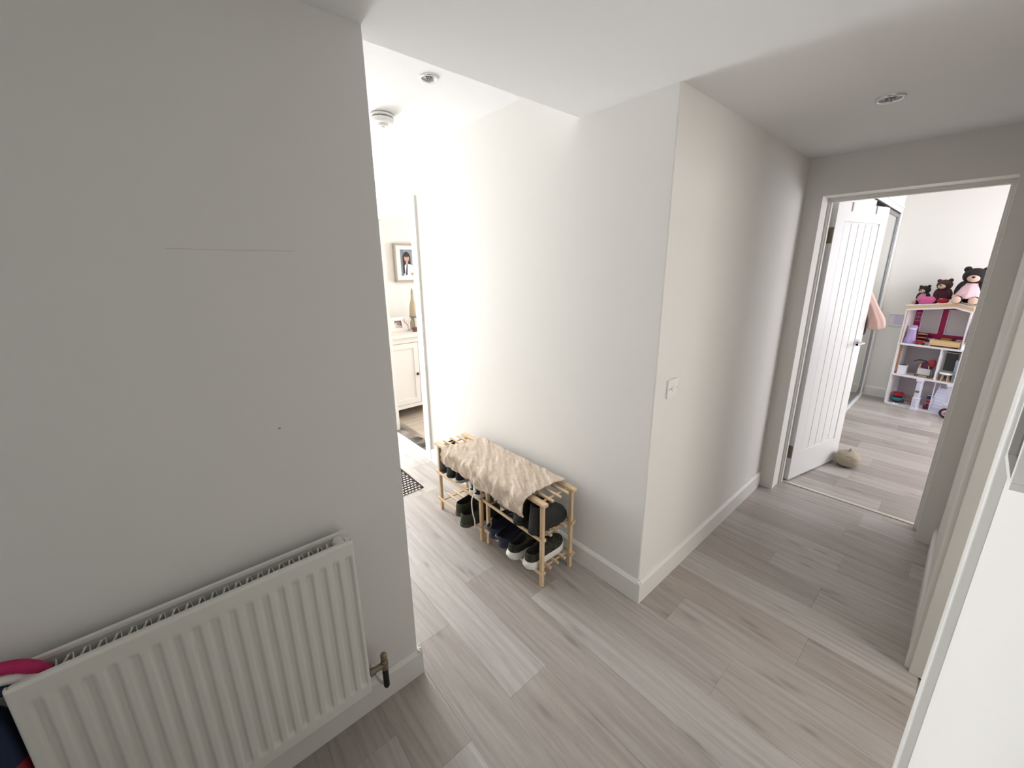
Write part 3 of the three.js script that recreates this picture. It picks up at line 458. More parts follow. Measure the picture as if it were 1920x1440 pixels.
// ---------------------------------------------------------------- doormat
{
  const X1 = -0.275, X0 = -0.98, Z1 = -1.660, Z0 = -2.16, g = thing('doormat', 'dark brown doormat woven with pale dashes, on the corridor floor', 'doormat', [(X0 + X1) / 2, 0, (Z0 + Z1) / 2]);
  const w = X1 - X0, d = Z1 - Z0, dark = M(0x3a2e2c, 0.95, { bumpMap: fuzzBump, bumpScale: 0.001 }), pale = M(0xd9d2c8, 0.95);
  part('backing', rbox(-w / 2, w / 2, 0, 0.004, -d / 2, d / 2, 0.002), dark, g);
  const n = 15, s = d / n, dash = [];
  for (let i = 0; i < n; i++) part('rib', rbox(-w / 2, w / 2, 0.002, 0.0085, -d / 2 + (i + 0.14) * s, -d / 2 + (i + 0.70) * s, 0.003), dark, g);
  for (let i = 0; i < n; i++) for (let k = 0; k < 26; k++) dash.push(rbox(-w / 2 + (k + 0.12 + (i % 2) * 0.5) * w / 26.8, -w / 2 + (k + 0.74 + (i % 2) * 0.5) * w / 26.8, 0.003, 0.0072, -d / 2 + (i + 0.70) * s, -d / 2 + (i + 1.10) * s, 0.001, 1));
  const q = part('dashes', dash, pale, g); q.userData.kind = 'stuff';
}
// ---------------------------------------------------------------- living room
{
  const g = thing('cabinet', 'cream panelled cabinet with dark knobs in the room beyond the corridor', 'cabinet', [0.56, 0, -3.30]), X0 = -0.435, X1 = 0.435, F = 0.20, B = -0.20;
  part('carcass', [box(X0, X1, 0.112, 0.885, B, F - 0.022), rbox(X0, X1, 0.842, 0.900, B, F - 0.004, 0.003)], m.cabinet, g);
  part('top', rbox(X0 - 0.02, X1 + 0.02, 0.900, 0.938, B, F + 0.022, 0.006), m.cabinet, g);
  part('plinth', rbox(X0, X1, 0.110, 0.150, F - 0.030, F - 0.002, 0.003), m.cabinet, g);
  for (const [a, b, k] of [[X0 + 0.012, -0.062, 1], [-0.058, X1 - 0.012, 0]]) {
    const d = part('door', [rbox(a, a + 0.055, 0.154, 0.838, F - 0.020, F, 0.002), rbox(b - 0.055, b, 0.154, 0.838, F - 0.020, F, 0.002), rbox(a + 0.05, b - 0.05, 0.78, 0.838, F - 0.020, F, 0.002), rbox(a + 0.05, b - 0.05, 0.154, 0.215, F - 0.020, F, 0.002), box(a + 0.05, b - 0.05, 0.21, 0.785, F - 0.019, F - 0.009)], m.cabinet, g);
    part('knob', lathe([[0, 0], [0.006, 0], [0.006, 0.012], [0.014, 0.018], [0.015, 0.024], [0.009, 0.029], [0, 0.030]], 18).rotateX(Math.PI / 2).translate(k ? b - 0.033 : a + 0.033, 0.489, F), m.knob, d);
  }
  for (const x of [X0 + 0.03, X1 - 0.03]) for (const z of [B + 0.03, F - 0.035]) part('leg', lathe([[0, 0], [0.014, 0], [0.02, 0.112], [0, 0.112]], 4).rotateY(Math.PI / 4).translate(x, 0, z), M(0x57504a, 0.6), g);
}
{ // framed school portrait
  const c = document.createElement('canvas'); c.width = 220; c.height = 340; const x = c.getContext('2d');
  x.fillStyle = '#8d95a3'; x.fillRect(0, 0, 220, 340); x.fillStyle = '#737b8b'; x.fillRect(0, 0, 60, 340);
  x.fillStyle = '#211a1c'; x.beginPath(); x.ellipse(95, 120, 56, 92, 0, 0, 7); x.fill(); x.fillRect(40, 120, 52, 160); x.fillRect(110, 120, 40, 110);
  x.fillStyle = '#f2f1f0'; x.beginPath(); x.moveTo(50, 340); x.lineTo(62, 205); x.lineTo(100, 180); x.lineTo(170, 200); x.lineTo(200, 340); x.fill();
  x.fillStyle = '#c99b83'; x.beginPath(); x.ellipse(98, 112, 34, 45, 0, 0, 7); x.fill(); x.fillRect(84, 140, 28, 48);
  x.fillStyle = '#241a1b'; x.beginPath(); x.ellipse(97, 72, 40, 24, 0, 0, 7); x.fill(); x.fillRect(82, 104, 9, 4); x.fillRect(106, 104, 9, 4);
  x.fillStyle = '#a2585a'; x.fillRect(90, 134, 18, 5); x.fillStyle = '#2a3150'; x.beginPath(); x.moveTo(92, 188); x.lineTo(106, 188); x.lineTo(96, 330); x.lineTo(70, 330); x.fill();
  x.fillStyle = '#211a1c'; x.fillRect(38, 190, 26, 120); x.fillStyle = '#c99b83'; x.beginPath(); x.ellipse(165, 315, 26, 16, 0, 0, 7); x.fill(); x.fillStyle = '#c04a44'; x.fillRect(170, 318, 22, 14);
  const t = new THREE.CanvasTexture(c); t.colorSpace = THREE.SRGBColorSpace;
  const g = thing('picture_frame', 'grey framed school portrait hanging on the wall above the cream cabinet', 'picture', [0.672, 1.682, -3.55]), w = 0.172, h = 0.212, b = 0.022, d = 0.045, fm = M(0xa79d90, 0.5);
  part('frame', bars(-w, w, -h, h, b, 0, d, 0.003), fm, g);
  part('mount', [box(-w + b, w - b, -h + b, -0.142, 0.008, 0.034), box(-w + b, w - b, 0.148, h - b, 0.008, 0.034), box(-w + b, -0.098, -0.142, 0.148, 0.008, 0.034), box(0.098, w - b, -0.142, 0.148, 0.008, 0.034)], M(0xf1ebe0, 0.9), g);
  part('photograph', new THREE.PlaneGeometry(0.196, 0.290).translate(0, 0.003, 0.012), M(0xffffff, 0.4, { map: t }), g);
  part('backing', box(-w + b, w - b, -h + b, h - b, 0.001, 0.0075), fm, g);
}
{ // small standing frame on the cabinet
  const c = document.createElement('canvas'); c.width = 120; c.height = 120; const x = c.getContext('2d');
  x.fillStyle = '#6b5556'; x.fillRect(0, 0, 120, 120); x.fillStyle = '#d8c6c2'; x.beginPath(); x.ellipse(36, 70, 36, 52, 0.4, 0, 7); x.fill(); x.fillStyle = '#8d8184'; x.beginPath(); x.ellipse(66, 48, 34, 30, 0, 0, 7); x.fill(); x.fillStyle = '#c7b0a8'; x.beginPath(); x.ellipse(66, 96, 48, 18, 0, 0, 7); x.fill();
  const t = new THREE.CanvasTexture(c); t.colorSpace = THREE.SRGBColorSpace;
  const g = thing('photo_frame', 'wide white photo frame leaning back on the cabinet, small square photo in it', 'photo frame', [0.400, 0.938, -3.31]); g.rotation.set(-0.26, 0.05, 0);
  const w = 0.108, h = 0.165;
  part('frame', [rbox(-w, w, 0, 0.046, -0.018, 0, 0.003), rbox(-w, w, 0.125, h, -0.018, 0, 0.003), rbox(-w, -0.042, 0.04, 0.13, -0.018, 0, 0.003), rbox(0.042, w, 0.04, 0.13, -0.018, 0, 0.003)], M(0xefe9e0, 0.5), g);
  part('photograph', new THREE.PlaneGeometry(0.086, 0.082).translate(0, 0.085, -0.006), M(0xffffff, 0.4, { map: t }), g);
  part('stand', rbox(-0.02, 0.02, 0.012, 0.13, -0.022, -0.017, 0.001), m.dark, g);
}
{
  const g = thing('photo_frame', 'grey photo frame turned sideways at the right end of the cabinet items', 'photo frame', [0.603, 0.938, -3.25]); g.rotation.set(-0.12, -0.9, 0);
  part('frame', [rbox(-0.055, 0.055, 0, 0.16, -0.012, -0.004, 0.003), rbox(-0.055, 0.055, 0, 0.016, -0.012, 0, 0.002), rbox(-0.055, 0.055, 0.144, 0.16, -0.012, 0, 0.002), rbox(-0.055, -0.039, 0, 0.16, -0.012, 0, 0.002), rbox(0.039, 0.055, 0, 0.16, -0.012, 0, 0.002)], M(0x8f867c, 0.5), g);
  part('print', box(-0.039, 0.039, 0.016, 0.144, -0.0045, -0.003), M(0xe4e4dc, 0.5), g);
}
{
  const g = thing('ornament', 'white heart-shaped ornament on a stem standing on the cabinet', 'ornament', [0.512, 0.938, -3.33]);
  const s = new THREE.Shape(); s.moveTo(0, 0); s.bezierCurveTo(-0.05, 0.035, -0.04, 0.075, -0.018, 0.075); s.bezierCurveTo(-0.006, 0.075, 0, 0.066, 0, 0.058); s.bezierCurveTo(0, 0.066, 0.006, 0.075, 0.018, 0.075); s.bezierCurveTo(0.04, 0.075, 0.05, 0.035, 0, 0);
  part('heart', new THREE.ExtrudeGeometry(s, { depth: 0.010, bevelEnabled: true, bevelSize: 0.003, bevelThickness: 0.003, bevelSegments: 2 }).translate(0, 0.075, -0.005), M(0xf0e3df, 0.5), g);
  part('stem', cyl(0.004, 0.004, 0.08, 10).translate(0, 0.042, 0), m.alu, g); part('base', rbox(-0.03, 0.03, 0, 0.006, -0.02, 0.02, 0.002), m.alu, g);
}
tag(part(numbered('block'), rbox(-0.022, 0.022, 0, 0.048, -0.018, 0.018, 0.004).translate(0.535, 0.938, -3.215), M(0x6a3c2c, 0.5), scene), 'small dark brown wooden block on the cabinet beside the white frame', 'block');
{
  const g = thing('vase', 'tall beige bottle vase behind the frames on the cabinet', 'vase', [0.626, 0.938, -3.40]);
  part('body', lathe([[0, 0], [0.040, 0], [0.045, 0.02], [0.046, 0.16], [0.040, 0.26], [0.020, 0.34], [0.016, 0.40], [0.019, 0.41], [0.013, 0.41], [0.012, 0.36]], 28), M(0xbcae94, 0.6), g);
  part('collar', lathe([[0.048, 0.12], [0.049, 0.125], [0.049, 0.15], [0.048, 0.155]], 28), M(0x99917f, 0.5), g);
  part('stopper', lathe([[0, 0.40], [0.010, 0.40], [0.014, 0.43], [0.008, 0.46], [0, 0.465]], 16), M(0x9fa09a, 0.5), g);
}
// ---------------------------------------------------------------- bedroom: wardrobe
{
  const g = thing('wardrobe', 'fitted wardrobe with a mirrored sliding door and aluminium track', 'wardrobe', [3.5, 0, 0.09]), B = (a, b, ...r) => rbox(a - 3.5, b - 3.5, ...r);
  part('track', [B(1.86, 5.09, 2.180, 2.262, -0.09, 0.0, 0.003), B(1.86, 5.09, 2.232, 2.262, 0.0, 0.012, 0.003)], m.plastic, g);
  part('track_groove', B(1.86, 5.09, 2.170, 2.184, -0.08, -0.004, 0.002), m.dark, g);
  part('bottom_track', B(1.86, 5.09, 0, 0.018, -0.085, 0.010, 0.003), m.plastic, g);
  const d2 = part('door', [B(4.02, 4.06, 0.07, 2.13, -0.045, -0.012, 0.003), B(4.955, 4.995, 0.07, 2.13, -0.045, -0.012, 0.003), B(4.02, 4.995, 2.13, 2.17, -0.045, -0.012, 0.003), B(4.02, 4.995, 0.02, 0.07, -0.045, -0.012, 0.003)], m.alu, g);
  part('mirror', B(4.055, 4.96, 0.06, 2.14, -0.035, -0.022, 0.001), m.mirror, d2);
  const d1 = part('door', [B(1.93, 3.44, 0.02, 2.17, -0.042, -0.010, 0.003)], m.door, g);
  part('frame', [B(3.43, 3.47, 0.02, 2.17, -0.045, -0.006, 0.003), B(1.90, 1.94, 0.02, 2.17, -0.045, -0.006, 0.003)], m.plastic, d1);
  part('side_panel', [B(5.075, 5.095, 0, 2.18, -0.60, -0.046, 0.002), B(1.862, 1.88, 0, 2.18, -0.60, -0.05, 0.002)], m.plastic, g);
  part('jamb', B(4.998, 5.095, 0, 2.24, -0.012, 0.004, 0.003), m.plastic, g);
  part('shelf', B(1.88, 5.075, 1.86, 1.88, -0.60, -0.10, 0.002), m.plastic, g);
}
[[3.62, 0x2a2a2f], [3.80, 0x4b4a50], [3.97, 0x232327]].forEach(([x, c], i) => {   // boxes on the wardrobe's top shelf
  const g = thing('storage_box', ['black storage box on the open wardrobe shelf, left of the grey one', 'dark grey storage box on the open wardrobe shelf between two black ones', 'black storage box on the open wardrobe shelf, nearest the mirror'][i], 'box', [x, 1.88, -0.11]);
  part('box', rbox(-0.072, 0.072, 0, 0.245, -0.30, 0, 0.008), M(c, 0.7), g); part('lid', rbox(-0.076, 0.076, 0.235, 0.275, -0.304, 0.004, 0.008), M(c, 0.5), g); part('seam', rbox(-0.004, 0.004, 0.01, 0.235, -0.002, 0.003, 0.001), M(0x8f8f94, 0.5), g);
});
{ // pink robe on the back of the open door, its skirt swung round the door's edge
  const g = thing('robe', 'pink robe hanging behind the open white door', 'robe'); g.position.copy(LEAF.position); g.rotation.y = LEAF.rotation.y;
  const rows = [[1.84, 0.60, -0.082, 0.035, 0.020], [1.76, 0.62, -0.082, 0.10, 0.030], [1.62, 0.65, -0.082, 0.13, 0.034], [1.50, 0.71, -0.084, 0.11, 0.036], [1.44, 0.785, -0.074, 0.048, 0.030], [1.38, 0.795, -0.046, 0.046, 0.030], [1.29, 0.803, -0.008, 0.050, 0.038], [1.20, 0.812, 0.028, 0.056, 0.050], [1.150, 0.814, 0.036, 0.060, 0.056], [1.136, 0.814, 0.036, 0.055, 0.050]];
  const rings = rows.map(([y, s, n, a, b], k) => Array.from({ length: 40 }, (_, i) => { const t = i / 40 * 6.2832, f = 1 + 0.07 * Math.sin(t * 7 + k * 0.3) * Math.min(1, k / 5); return [s + a * f * Math.cos(t), y + 0.018 * Math.cos(t) * (k > 6 ? 1 : 0), n + b * f * Math.sin(t)]; }));
  part('skirt', loft(rings), P(0xdfbcb3, 0.95, { sheen: 0.5, bumpMap: fuzzBump, bumpScale: 0.002 }), g);
  part('loop', tube([[0.60, 1.84, -0.082], [0.606, 1.872, -0.084], [0.62, 1.835, -0.088]], 0.003, 16, 6), M(0xc89a92, 0.9), g);
}
{
  const g = thing('bag', 'black fabric bag hanging beside the pink robe behind the open door', 'bag'); g.position.copy(LEAF.position); g.rotation.y = LEAF.rotation.y;
  const rows = [[1.30, 0.020, 0.012], [1.27, 0.034, 0.022], [1.18, 0.040, 0.026], [1.085, 0.038, 0.026], [1.066, 0.030, 0.020]];
  part('body', loft(rows.map(([y, a, b]) => Array.from({ length: 28 }, (_, i) => { const t = i / 28 * 6.2832, c = Math.cos(t), q = Math.sin(t); return [0.800 + a * Math.sign(c) * Math.abs(c) ** 0.5, y, -0.046 + b * Math.sign(q) * Math.abs(q) ** 0.5]; }))), M(0x19181a, 0.85), g);
  part('handle', tube([[0.785, 1.295, -0.050], [0.782, 1.34, -0.085], [0.79, 1.365, -0.105], [0.805, 1.34, -0.085], [0.812, 1.295, -0.050]], 0.004, 24, 6), M(0x19181a, 0.85), g);
}
{ // doorstop
  const g = thing('doorstop', 'fuzzy beige stone-shaped doorstop on the floor against the open door', 'doorstop', [2.515, 0, 0.380]), geo = new THREE.SphereGeometry(1, 64, 44), p = geo.attributes.position;
  for (let i = 0; i < p.count; i++) { const x = p.getX(i), y = p.getY(i), z = p.getZ(i), k = 1 + 0.035 * n3(x * 2, y * 2, z * 2) + 0.022 * n3(x * 12, y * 12, z * 12); const e = (q) => Math.sign(q) * Math.abs(q) ** 0.82; p.setXYZ(i, e(x) * 0.084 * k, 0.066 + e(y) * 0.066 * k, e(z) * 0.078 * k); }
  for (let i = 0; i < p.count; i++) if (p.getY(i) < 0.012) p.setY(i, Math.max(0, 0.012 - (0.012 - p.getY(i)) * 0.6)); geo.computeVertexNormals();
  part('body', geo, M(0xb3a895, 0.98, { bumpMap: fuzzBump, bumpScale: 0.004 }), g);
  part('loop', tube([[-0.02, 0.128, 0.0], [0.005, 0.150, 0.004], [0.03, 0.126, 0.006]], 0.005, 20, 8), M(0x8e826f, 0.95), g);
}
// ---------------------------------------------------------------- bedroom: dollhouse, in its own axes (x along its open front, -z into it)
const DHT = -1.816, DHP = V(4.82, 0, 0.331), dhm = new THREE.Matrix4().compose(DHP, new THREE.Quaternion().setFromAxisAngle(V(0, 1, 0), DHT), V(1, 1, 1));
const inDH = (name, label, category, x, y, z, turn = 0, group) => { const p = V(x, y, z).applyMatrix4(dhm); return thing(name, label, category, [p.x, p.y, p.z], DHT + turn, group); };
const shellW = M(0xeeeaec, 0.5), dhWood = M(0xd9b796, 0.55), pinkW = M(0xa5134f, 0.6), lilac = M(0xd9cbe4, 0.55), dhGrey = M(0xb3aab0, 0.7), tan = M(0xe2c190, 0.55);
{
  const g = inDH('dollhouse', 'tall open wooden dollhouse with pink top floor against the bedroom wall', 'dollhouse', 0, 0, 0), D = -0.24, R = (...a) => rbox(...a, 0.002);
  part('side_panel', R(0, 0.016, 0, 1.150, D, 0), shellW, g); part('side_panel', R(0.520, 0.536, 0.372, 0.735, D, 0), shellW, g); part('side_panel', R(0.502, 0.516, 0.735, 1.165, D, 0), shellW, g);
  part('post', R(0.018, 0.026, 0.735, 1.11, -0.004, 0.004), dhWood, g); part('post', R(0.018, 0.032, 0.39, 0.715, -0.05, -0.03), M(0xb07a50, 0.6), g);
  part('floor_panel', R(0, 0.536, 0, 0.014, D, 0), shellW, g); part('floor_panel', R(0, 0.55, 0.356, 0.374, D, 0.006), shellW, g); part('floor_panel', R(-0.002, 0.56, 0.718, 0.737, D, 0.006), shellW, g);
  part('divider', R(0.362, 0.376, 0.374, 0.718, D, -0.004), shellW, g);
  const slope = (x0, y0, x1, y1, t, z0, z1) => { const e = extrude([[x0, y0], [x1, y1], [x1, y1 - t], [x0, y0 - t]], z1 - z0); e.translate(0, 0, z0); return e; };
  part('roof', [slope(-0.006, 1.163, 0.385, 1.214, 0.040, D, 0.006)], dhWood, g); part('roof', [slope(0.385, 1.214, 0.522, 1.176, 0.040, D, 0.006)], dhWood, g);
  part('roof_trim', [slope(0.004, 1.125, 0.385, 1.176, 0.016, -0.004, 0.010), slope(0.385, 1.176, 0.516, 1.138, 0.016, -0.004, 0.010), slope(-0.008, 1.170, 0.385, 1.221, 0.010, -0.004, 0.010), slope(0.385, 1.221, 0.524, 1.183, 0.010, -0.004, 0.010)], shellW, g);
  part('back_panel', R(0.014, 0.504, 0.735, 1.16, D - 0.004, D + 0.004), pinkW, g); part('back_panel', R(0.014, 0.536, 0.37, 0.72, D - 0.004, D + 0.004), dhGrey, g); part('back_panel', R(0.014, 0.536, 0.01, 0.36, D - 0.004, D + 0.004), dhGrey, g);
  for (const [a, b] of [[0.085, 0.225], [0.295, 0.440]]) { const f = part('window', [R(a - 0.012, a, 0.85, 1.125, D + 0.004, D + 0.012), R(b, b + 0.012, 0.85, 1.125, D + 0.004, D + 0.012), R(a - 0.012, b + 0.012, 1.115, 1.127, D + 0.004, D + 0.012), R(a - 0.012, b + 0.012, 0.85, 0.864, D + 0.004, D + 0.012)], lilac, g); part('pane', R(a, b, 0.864, 1.115, D + 0.004, D + 0.007), M(0xc9c2c4, 0.4), f); }
  const pic = part('window', [R(0.022, 0.070, 0.975, 1.075, D + 0.004, D + 0.010)], M(0xb58aa6, 0.6), g); for (const [x, y] of [[0.028, 1.03], [0.049, 1.03], [0.028, 0.985], [0.049, 0.985]]) part('pane', R(x, x + 0.015, y, y + 0.034, D + 0.009, D + 0.012), pinkW, pic);
  // lower right: porch columns and stair
  const colm = M(0xe9e8f6, 0.45);
  for (const x of [0.245, 0.490]) { const c = part('column', [R(x - 0.005, x + 0.055, 0.0, 0.022, -0.05, 0.026), R(x, x + 0.050, 0.02, 0.13, -0.045, 0.020), R(x - 0.003, x + 0.053, 0.13, 0.142, -0.048, 0.024), R(x + 0.004, x + 0.046, 0.14, 0.335, -0.04, 0.016), R(x - 0.004, x + 0.054, 0.334, 0.356, -0.05, 0.026)], colm, g); part('inset', [R(x + 0.010, x + 0.040, 0.035, 0.118, 0.019, 0.022), R(x + 0.012, x + 0.038, 0.16, 0.32, 0.015, 0.018)], M(0xd9d9ee, 0.45), c); if (x < 0.3) part('plaque', R(x + 0.008, x + 0.042, 0.205, 0.228, 0.017, 0.021), m.brass, c); }
  const st = []; for (let k = 0; k < 8; k++) st.push(R(0.385, 0.480, k * 0.032, k * 0.032 + 0.034, -0.035 - 0.022 * k - 0.022, -0.035 - 0.022 * k)); part('stair', st, M(0xdfe0ef, 0.4), g);
  part('stair_rail', [R(0.378, 0.385, 0.0, 0.345, -0.05, -0.03), ...Array.from({ length: 6 }, (_, k) => R(0.379, 0.384, 0.03 * k, 0.16 + 0.028 * k, -0.07 - 0.025 * k, -0.064 - 0.025 * k))], colm, g);
}
// toys inside it
{ const g = inDH('toy_bed', 'small pale wooden doll bed on the top floor of the dollhouse', 'toy bed', 0.375, 0.737, -0.055); part('frame', [rbox(-0.12, 0.12, 0.018, 0.034, -0.05, 0.05, 0.003), rbox(-0.12, 0.12, 0.034, 0.07, 0.042, 0.05, 0.003), rbox(-0.12, -0.112, 0, 0.078, -0.05, 0.05, 0.003), rbox(0.112, 0.12, 0, 0.078, -0.05, 0.05, 0.003), rbox(-0.12, 0.12, 0.034, 0.07, -0.05, -0.042, 0.003)], tan, g); part('mattress', rbox(-0.11, 0.11, 0.034, 0.060, -0.041, 0.041, 0.008), M(0xf0e8e0, 0.8), g); }
{ const g = inDH('toy_dress', 'lilac satin doll dress standing in the top left of the dollhouse', 'toy dress', 0.070, 0.737, -0.075); const rows = [[0, 0.050, 0.038], [0.05, 0.046, 0.034], [0.12, 0.036, 0.028], [0.165, 0.030, 0.022], [0.185, 0.038, 0.022], [0.205, 0.026, 0.014]]; part('skirt', loft(rows.map(([y, a, b], k) => Array.from({ length: 36 }, (_, i) => { const t = i / 36 * 6.2832, f = 1 + 0.10 * Math.sin(t * 8) * (1 - k / 5); return [a * f * Math.cos(t) + 0.05 * y, y, b * f * Math.sin(t)]; }))), P(0xb9a5d6, 0.35, { sheen: 0.6 }), g); part('sash', lathe([[0.031, 0.158], [0.033, 0.163], [0.033, 0.172], [0.031, 0.177]], 24).scale(1, 1, 0.75).translate(0.008, 0, 0), M(0xe9e2f2, 0.4), g); }
const smallBox = (label, c, x, y, z, w, h, d, turn = 0, lid) => { const g = inDH('toy_box', label, 'toy box', x, y, z, turn); part('body', rbox(-w / 2, w / 2, 0, h, -d / 2, d / 2, 0.004), M(c, 0.6), g); part('lid', rbox(-w / 2 - 0.002, w / 2 + 0.002, h * 0.82, h, -d / 2 - 0.002, d / 2 + 0.002, 0.003), M(lid ?? c, 0.5), g); return g; };
smallBox('white toy box in front of the purple one in the dollhouse', 0xe6e0e6, 0.215, 0.737, -0.12, 0.085, 0.028, 0.05, 0.1);
smallBox('purple toy box at the back of the dollhouse top floor', 0x8a4d95, 0.215, 0.737, -0.195, 0.06, 0.065, 0.05, -0.2, 0xc79ac9);
smallBox('tan toy box under the right dollhouse window', 0xb98a4a, 0.330, 0.737, -0.205, 0.08, 0.085, 0.05, 0.1);
smallBox('white cube-shaped toy box on the middle left dollhouse floor', 0xe8e8f2, 0.070, 0.374, -0.07, 0.07, 0.105, 0.07, 0.05);
smallBox('red toy box stacked at the back of the dollhouse porch', 0xa8243c, 0.335, 0.014, -0.19, 0.05, 0.10, 0.05, 0.05, 0xc86a7a);
smallBox('navy toy box beside the red one at the back of the dollhouse porch', 0x2a3150, 0.335, 0.114, -0.19, 0.05, 0.05, 0.05, -0.1, 0xd0d0dc);
{ const g = inDH('toy_shelf', 'low red slatted toy shelf behind the purple dress in the dollhouse', 'toy shelf', 0.140, 0.737, -0.185); for (const y of [0.02, 0.06, 0.10]) part('shelf', rbox(-0.045, 0.045, y, y + 0.009, -0.03, 0.03, 0.002), dhWood, g); for (const x of [-0.045, 0.037]) part('side', rbox(x, x + 0.008, 0, 0.12, -0.03, 0.03, 0.002), M(0x8e2636, 0.6), g); }
{ const g = inDH('toy_car', 'small red toy car on the dollhouse top floor', 'toy car', 0.170, 0.737, -0.055, 0.3); part('body', [rbox(-0.04, 0.04, 0.006, 0.024, -0.017, 0.017, 0.006), rbox(-0.02, 0.022, 0.02, 0.040, -0.014, 0.014, 0.008)], M(0xb3202c, 0.4), g); for (const x of [-0.024, 0.024]) for (const z of [-0.017, 0.017]) part('wheel', cyl(0.009, 0.009, 0.006, 16).rotateX(Math.PI / 2).translate(x, 0.009, z), m.dark, g); }
{ const g = inDH('toy_table', 'black and white toy table at the right of the dollhouse top floor', 'toy table', 0.452, 0.737, -0.165, 0.1); part('top', rbox(-0.035, 0.035, 0.07, 0.080, -0.035, 0.035, 0.003), M(0xddd6d2, 0.5), g); for (const [x, z] of [[-1, -1], [1, -1], [-1, 1], [1, 1]]) part('leg', cyl(0.004, 0.004, 0.072, 8).translate(x * 0.028, 0.036, z * 0.028), m.dark, g); }
{ const g = inDH('toy_pram', 'toy pram with dark curved handle and pink seat on the middle dollhouse floor', 'toy pram', 0.255, 0.374, -0.085);
  part('frame', [tube([[-0.05, 0.012, 0.03], [-0.045, 0.09, 0.03], [-0.035, 0.15, 0.03]], 0.004), tube([[-0.05, 0.012, -0.03], [-0.045, 0.09, -0.03], [-0.035, 0.15, -0.03]], 0.004), tube([[-0.06, 0.014, 0.03], [0.065, 0.014, 0.03]], 0.004), tube([[-0.06, 0.014, -0.03], [0.065, 0.014, -0.03]], 0.004), tube([[0.06, 0.014, 0.03], [0.03, 0.14, 0.03]], 0.004), tube([[0.06, 0.014, -0.03], [0.03, 0.14, -0.03]], 0.004)], tan, g);
  part('handle', tube([[-0.105, 0.165, 0.0], [-0.07, 0.185, 0.0], [-0.02, 0.185, 0.0], [0.015, 0.165, 0.0]], 0.006), M(0x3a2330, 0.6), g);
  part('seat', loft([[0.08, 0.020, 0.022], [0.10, 0.045, 0.030], [0.14, 0.052, 0.032], [0.165, 0.046, 0.030]].map(([y, a, b]) => Array.from({ length: 24 }, (_, i) => { const t = i / 24 * 6.2832; return [0.012 + a * Math.cos(t), y, b * Math.sin(t)]; }))), M(0x5e2a4e, 0.8), g); part('hood', ball(0.036, 0.045, 0.031, 0.045, 0.165, 0), M(0xa63a42, 0.8), g); part('blanket', rbox(-0.045, 0.055, 0.03, 0.10, 0.026, 0.034, 0.003), M(0xcfd6da, 0.9), g);
  for (const x of [-0.05, 0.055]) for (const z of [-0.034, 0.034]) part('wheel', new THREE.TorusGeometry(0.011, 0.004, 8, 20).translate(x, 0.015, z), m.dark, g); }
{ const g = inDH('toy_blackboard', 'dark grey toy blackboard standing behind the round stool in the dollhouse', 'toy blackboard', 0.435, 0.374, -0.13); part('board', rbox(-0.055, 0.045, 0.10, 0.30, -0.006, 0, 0.002), M(0x4c4d4b, 0.7), g); part('frame', [rbox(-0.06, 0.05, 0.298, 0.308, -0.008, 0.003, 0.002), rbox(-0.06, 0.05, 0.092, 0.102, -0.008, 0.003, 0.002), rbox(-0.062, -0.054, 0, 0.31, -0.008, 0.003, 0.002), rbox(0.044, 0.052, 0, 0.31, -0.008, 0.003, 0.002)], M(0xc9c9c6, 0.5), g); }
{ const g = inDH('toy_stool', 'round white-topped toy stool with tan legs on the middle dollhouse floor', 'toy stool', 0.440, 0.374, -0.045); part('seat', lathe([[0, 0.076], [0.048, 0.076], [0.053, 0.083], [0.053, 0.090], [0.048, 0.096], [0, 0.096]], 32), M(0xf2f3f7, 0.4), g); for (let k = 0; k < 4; k++) { const a = k * 1.571 + 0.785; part('leg', tube([[Math.cos(a) * 0.026, 0.08, Math.sin(a) * 0.026], [Math.cos(a) * 0.036, 0.001, Math.sin(a) * 0.036]], 0.0045, 4), tan, g); } }
{ const g = inDH('toy_fridge', 'pale blue toy fridge at the right of the middle dollhouse floor', 'toy fridge', 0.497, 0.374, -0.10); part('body', rbox(-0.02, 0.02, 0, 0.24, -0.03, 0.02, 0.005), M(0xb8c0d2, 0.4), g); part('door', rbox(-0.018, 0.018, 0.12, 0.235, 0.018, 0.026, 0.003), M(0xc6cede, 0.4), g); part('handle', rbox(-0.014, -0.010, 0.13, 0.18, 0.025, 0.031, 0.001), m.steel, g); }
for (const [label, c, x, y, z, r] of [['red toy bowl stacked on the teal bowl on the dollhouse ground floor', 0xb3223a, 0.080, 0.087, -0.10, 0.050], ['teal toy bowl under the red bowl on the dollhouse ground floor', 0x2d8b8b, 0.080, 0.036, -0.095, 0.050], ['navy toy bowl at the bottom of the dollhouse ground floor stack', 0x2c3450, 0.078, 0.014, -0.10, 0.046]]) { const g = inDH('toy_bowl', label, 'toy bowl', x, y, z); part('bowl', lathe([[0, 0], [r * 0.6, 0], [r * 0.95, 0.022], [r, 0.048], [r * 0.93, 0.048], [r * 0.86, 0.024], [0, 0.006]], 28), M(c, 0.5), g); part('rim', new THREE.TorusGeometry(r * 0.97, 0.003, 8, 28).rotateX(Math.PI / 2).translate(0, 0.048, 0), M(c, 0.4), g); }
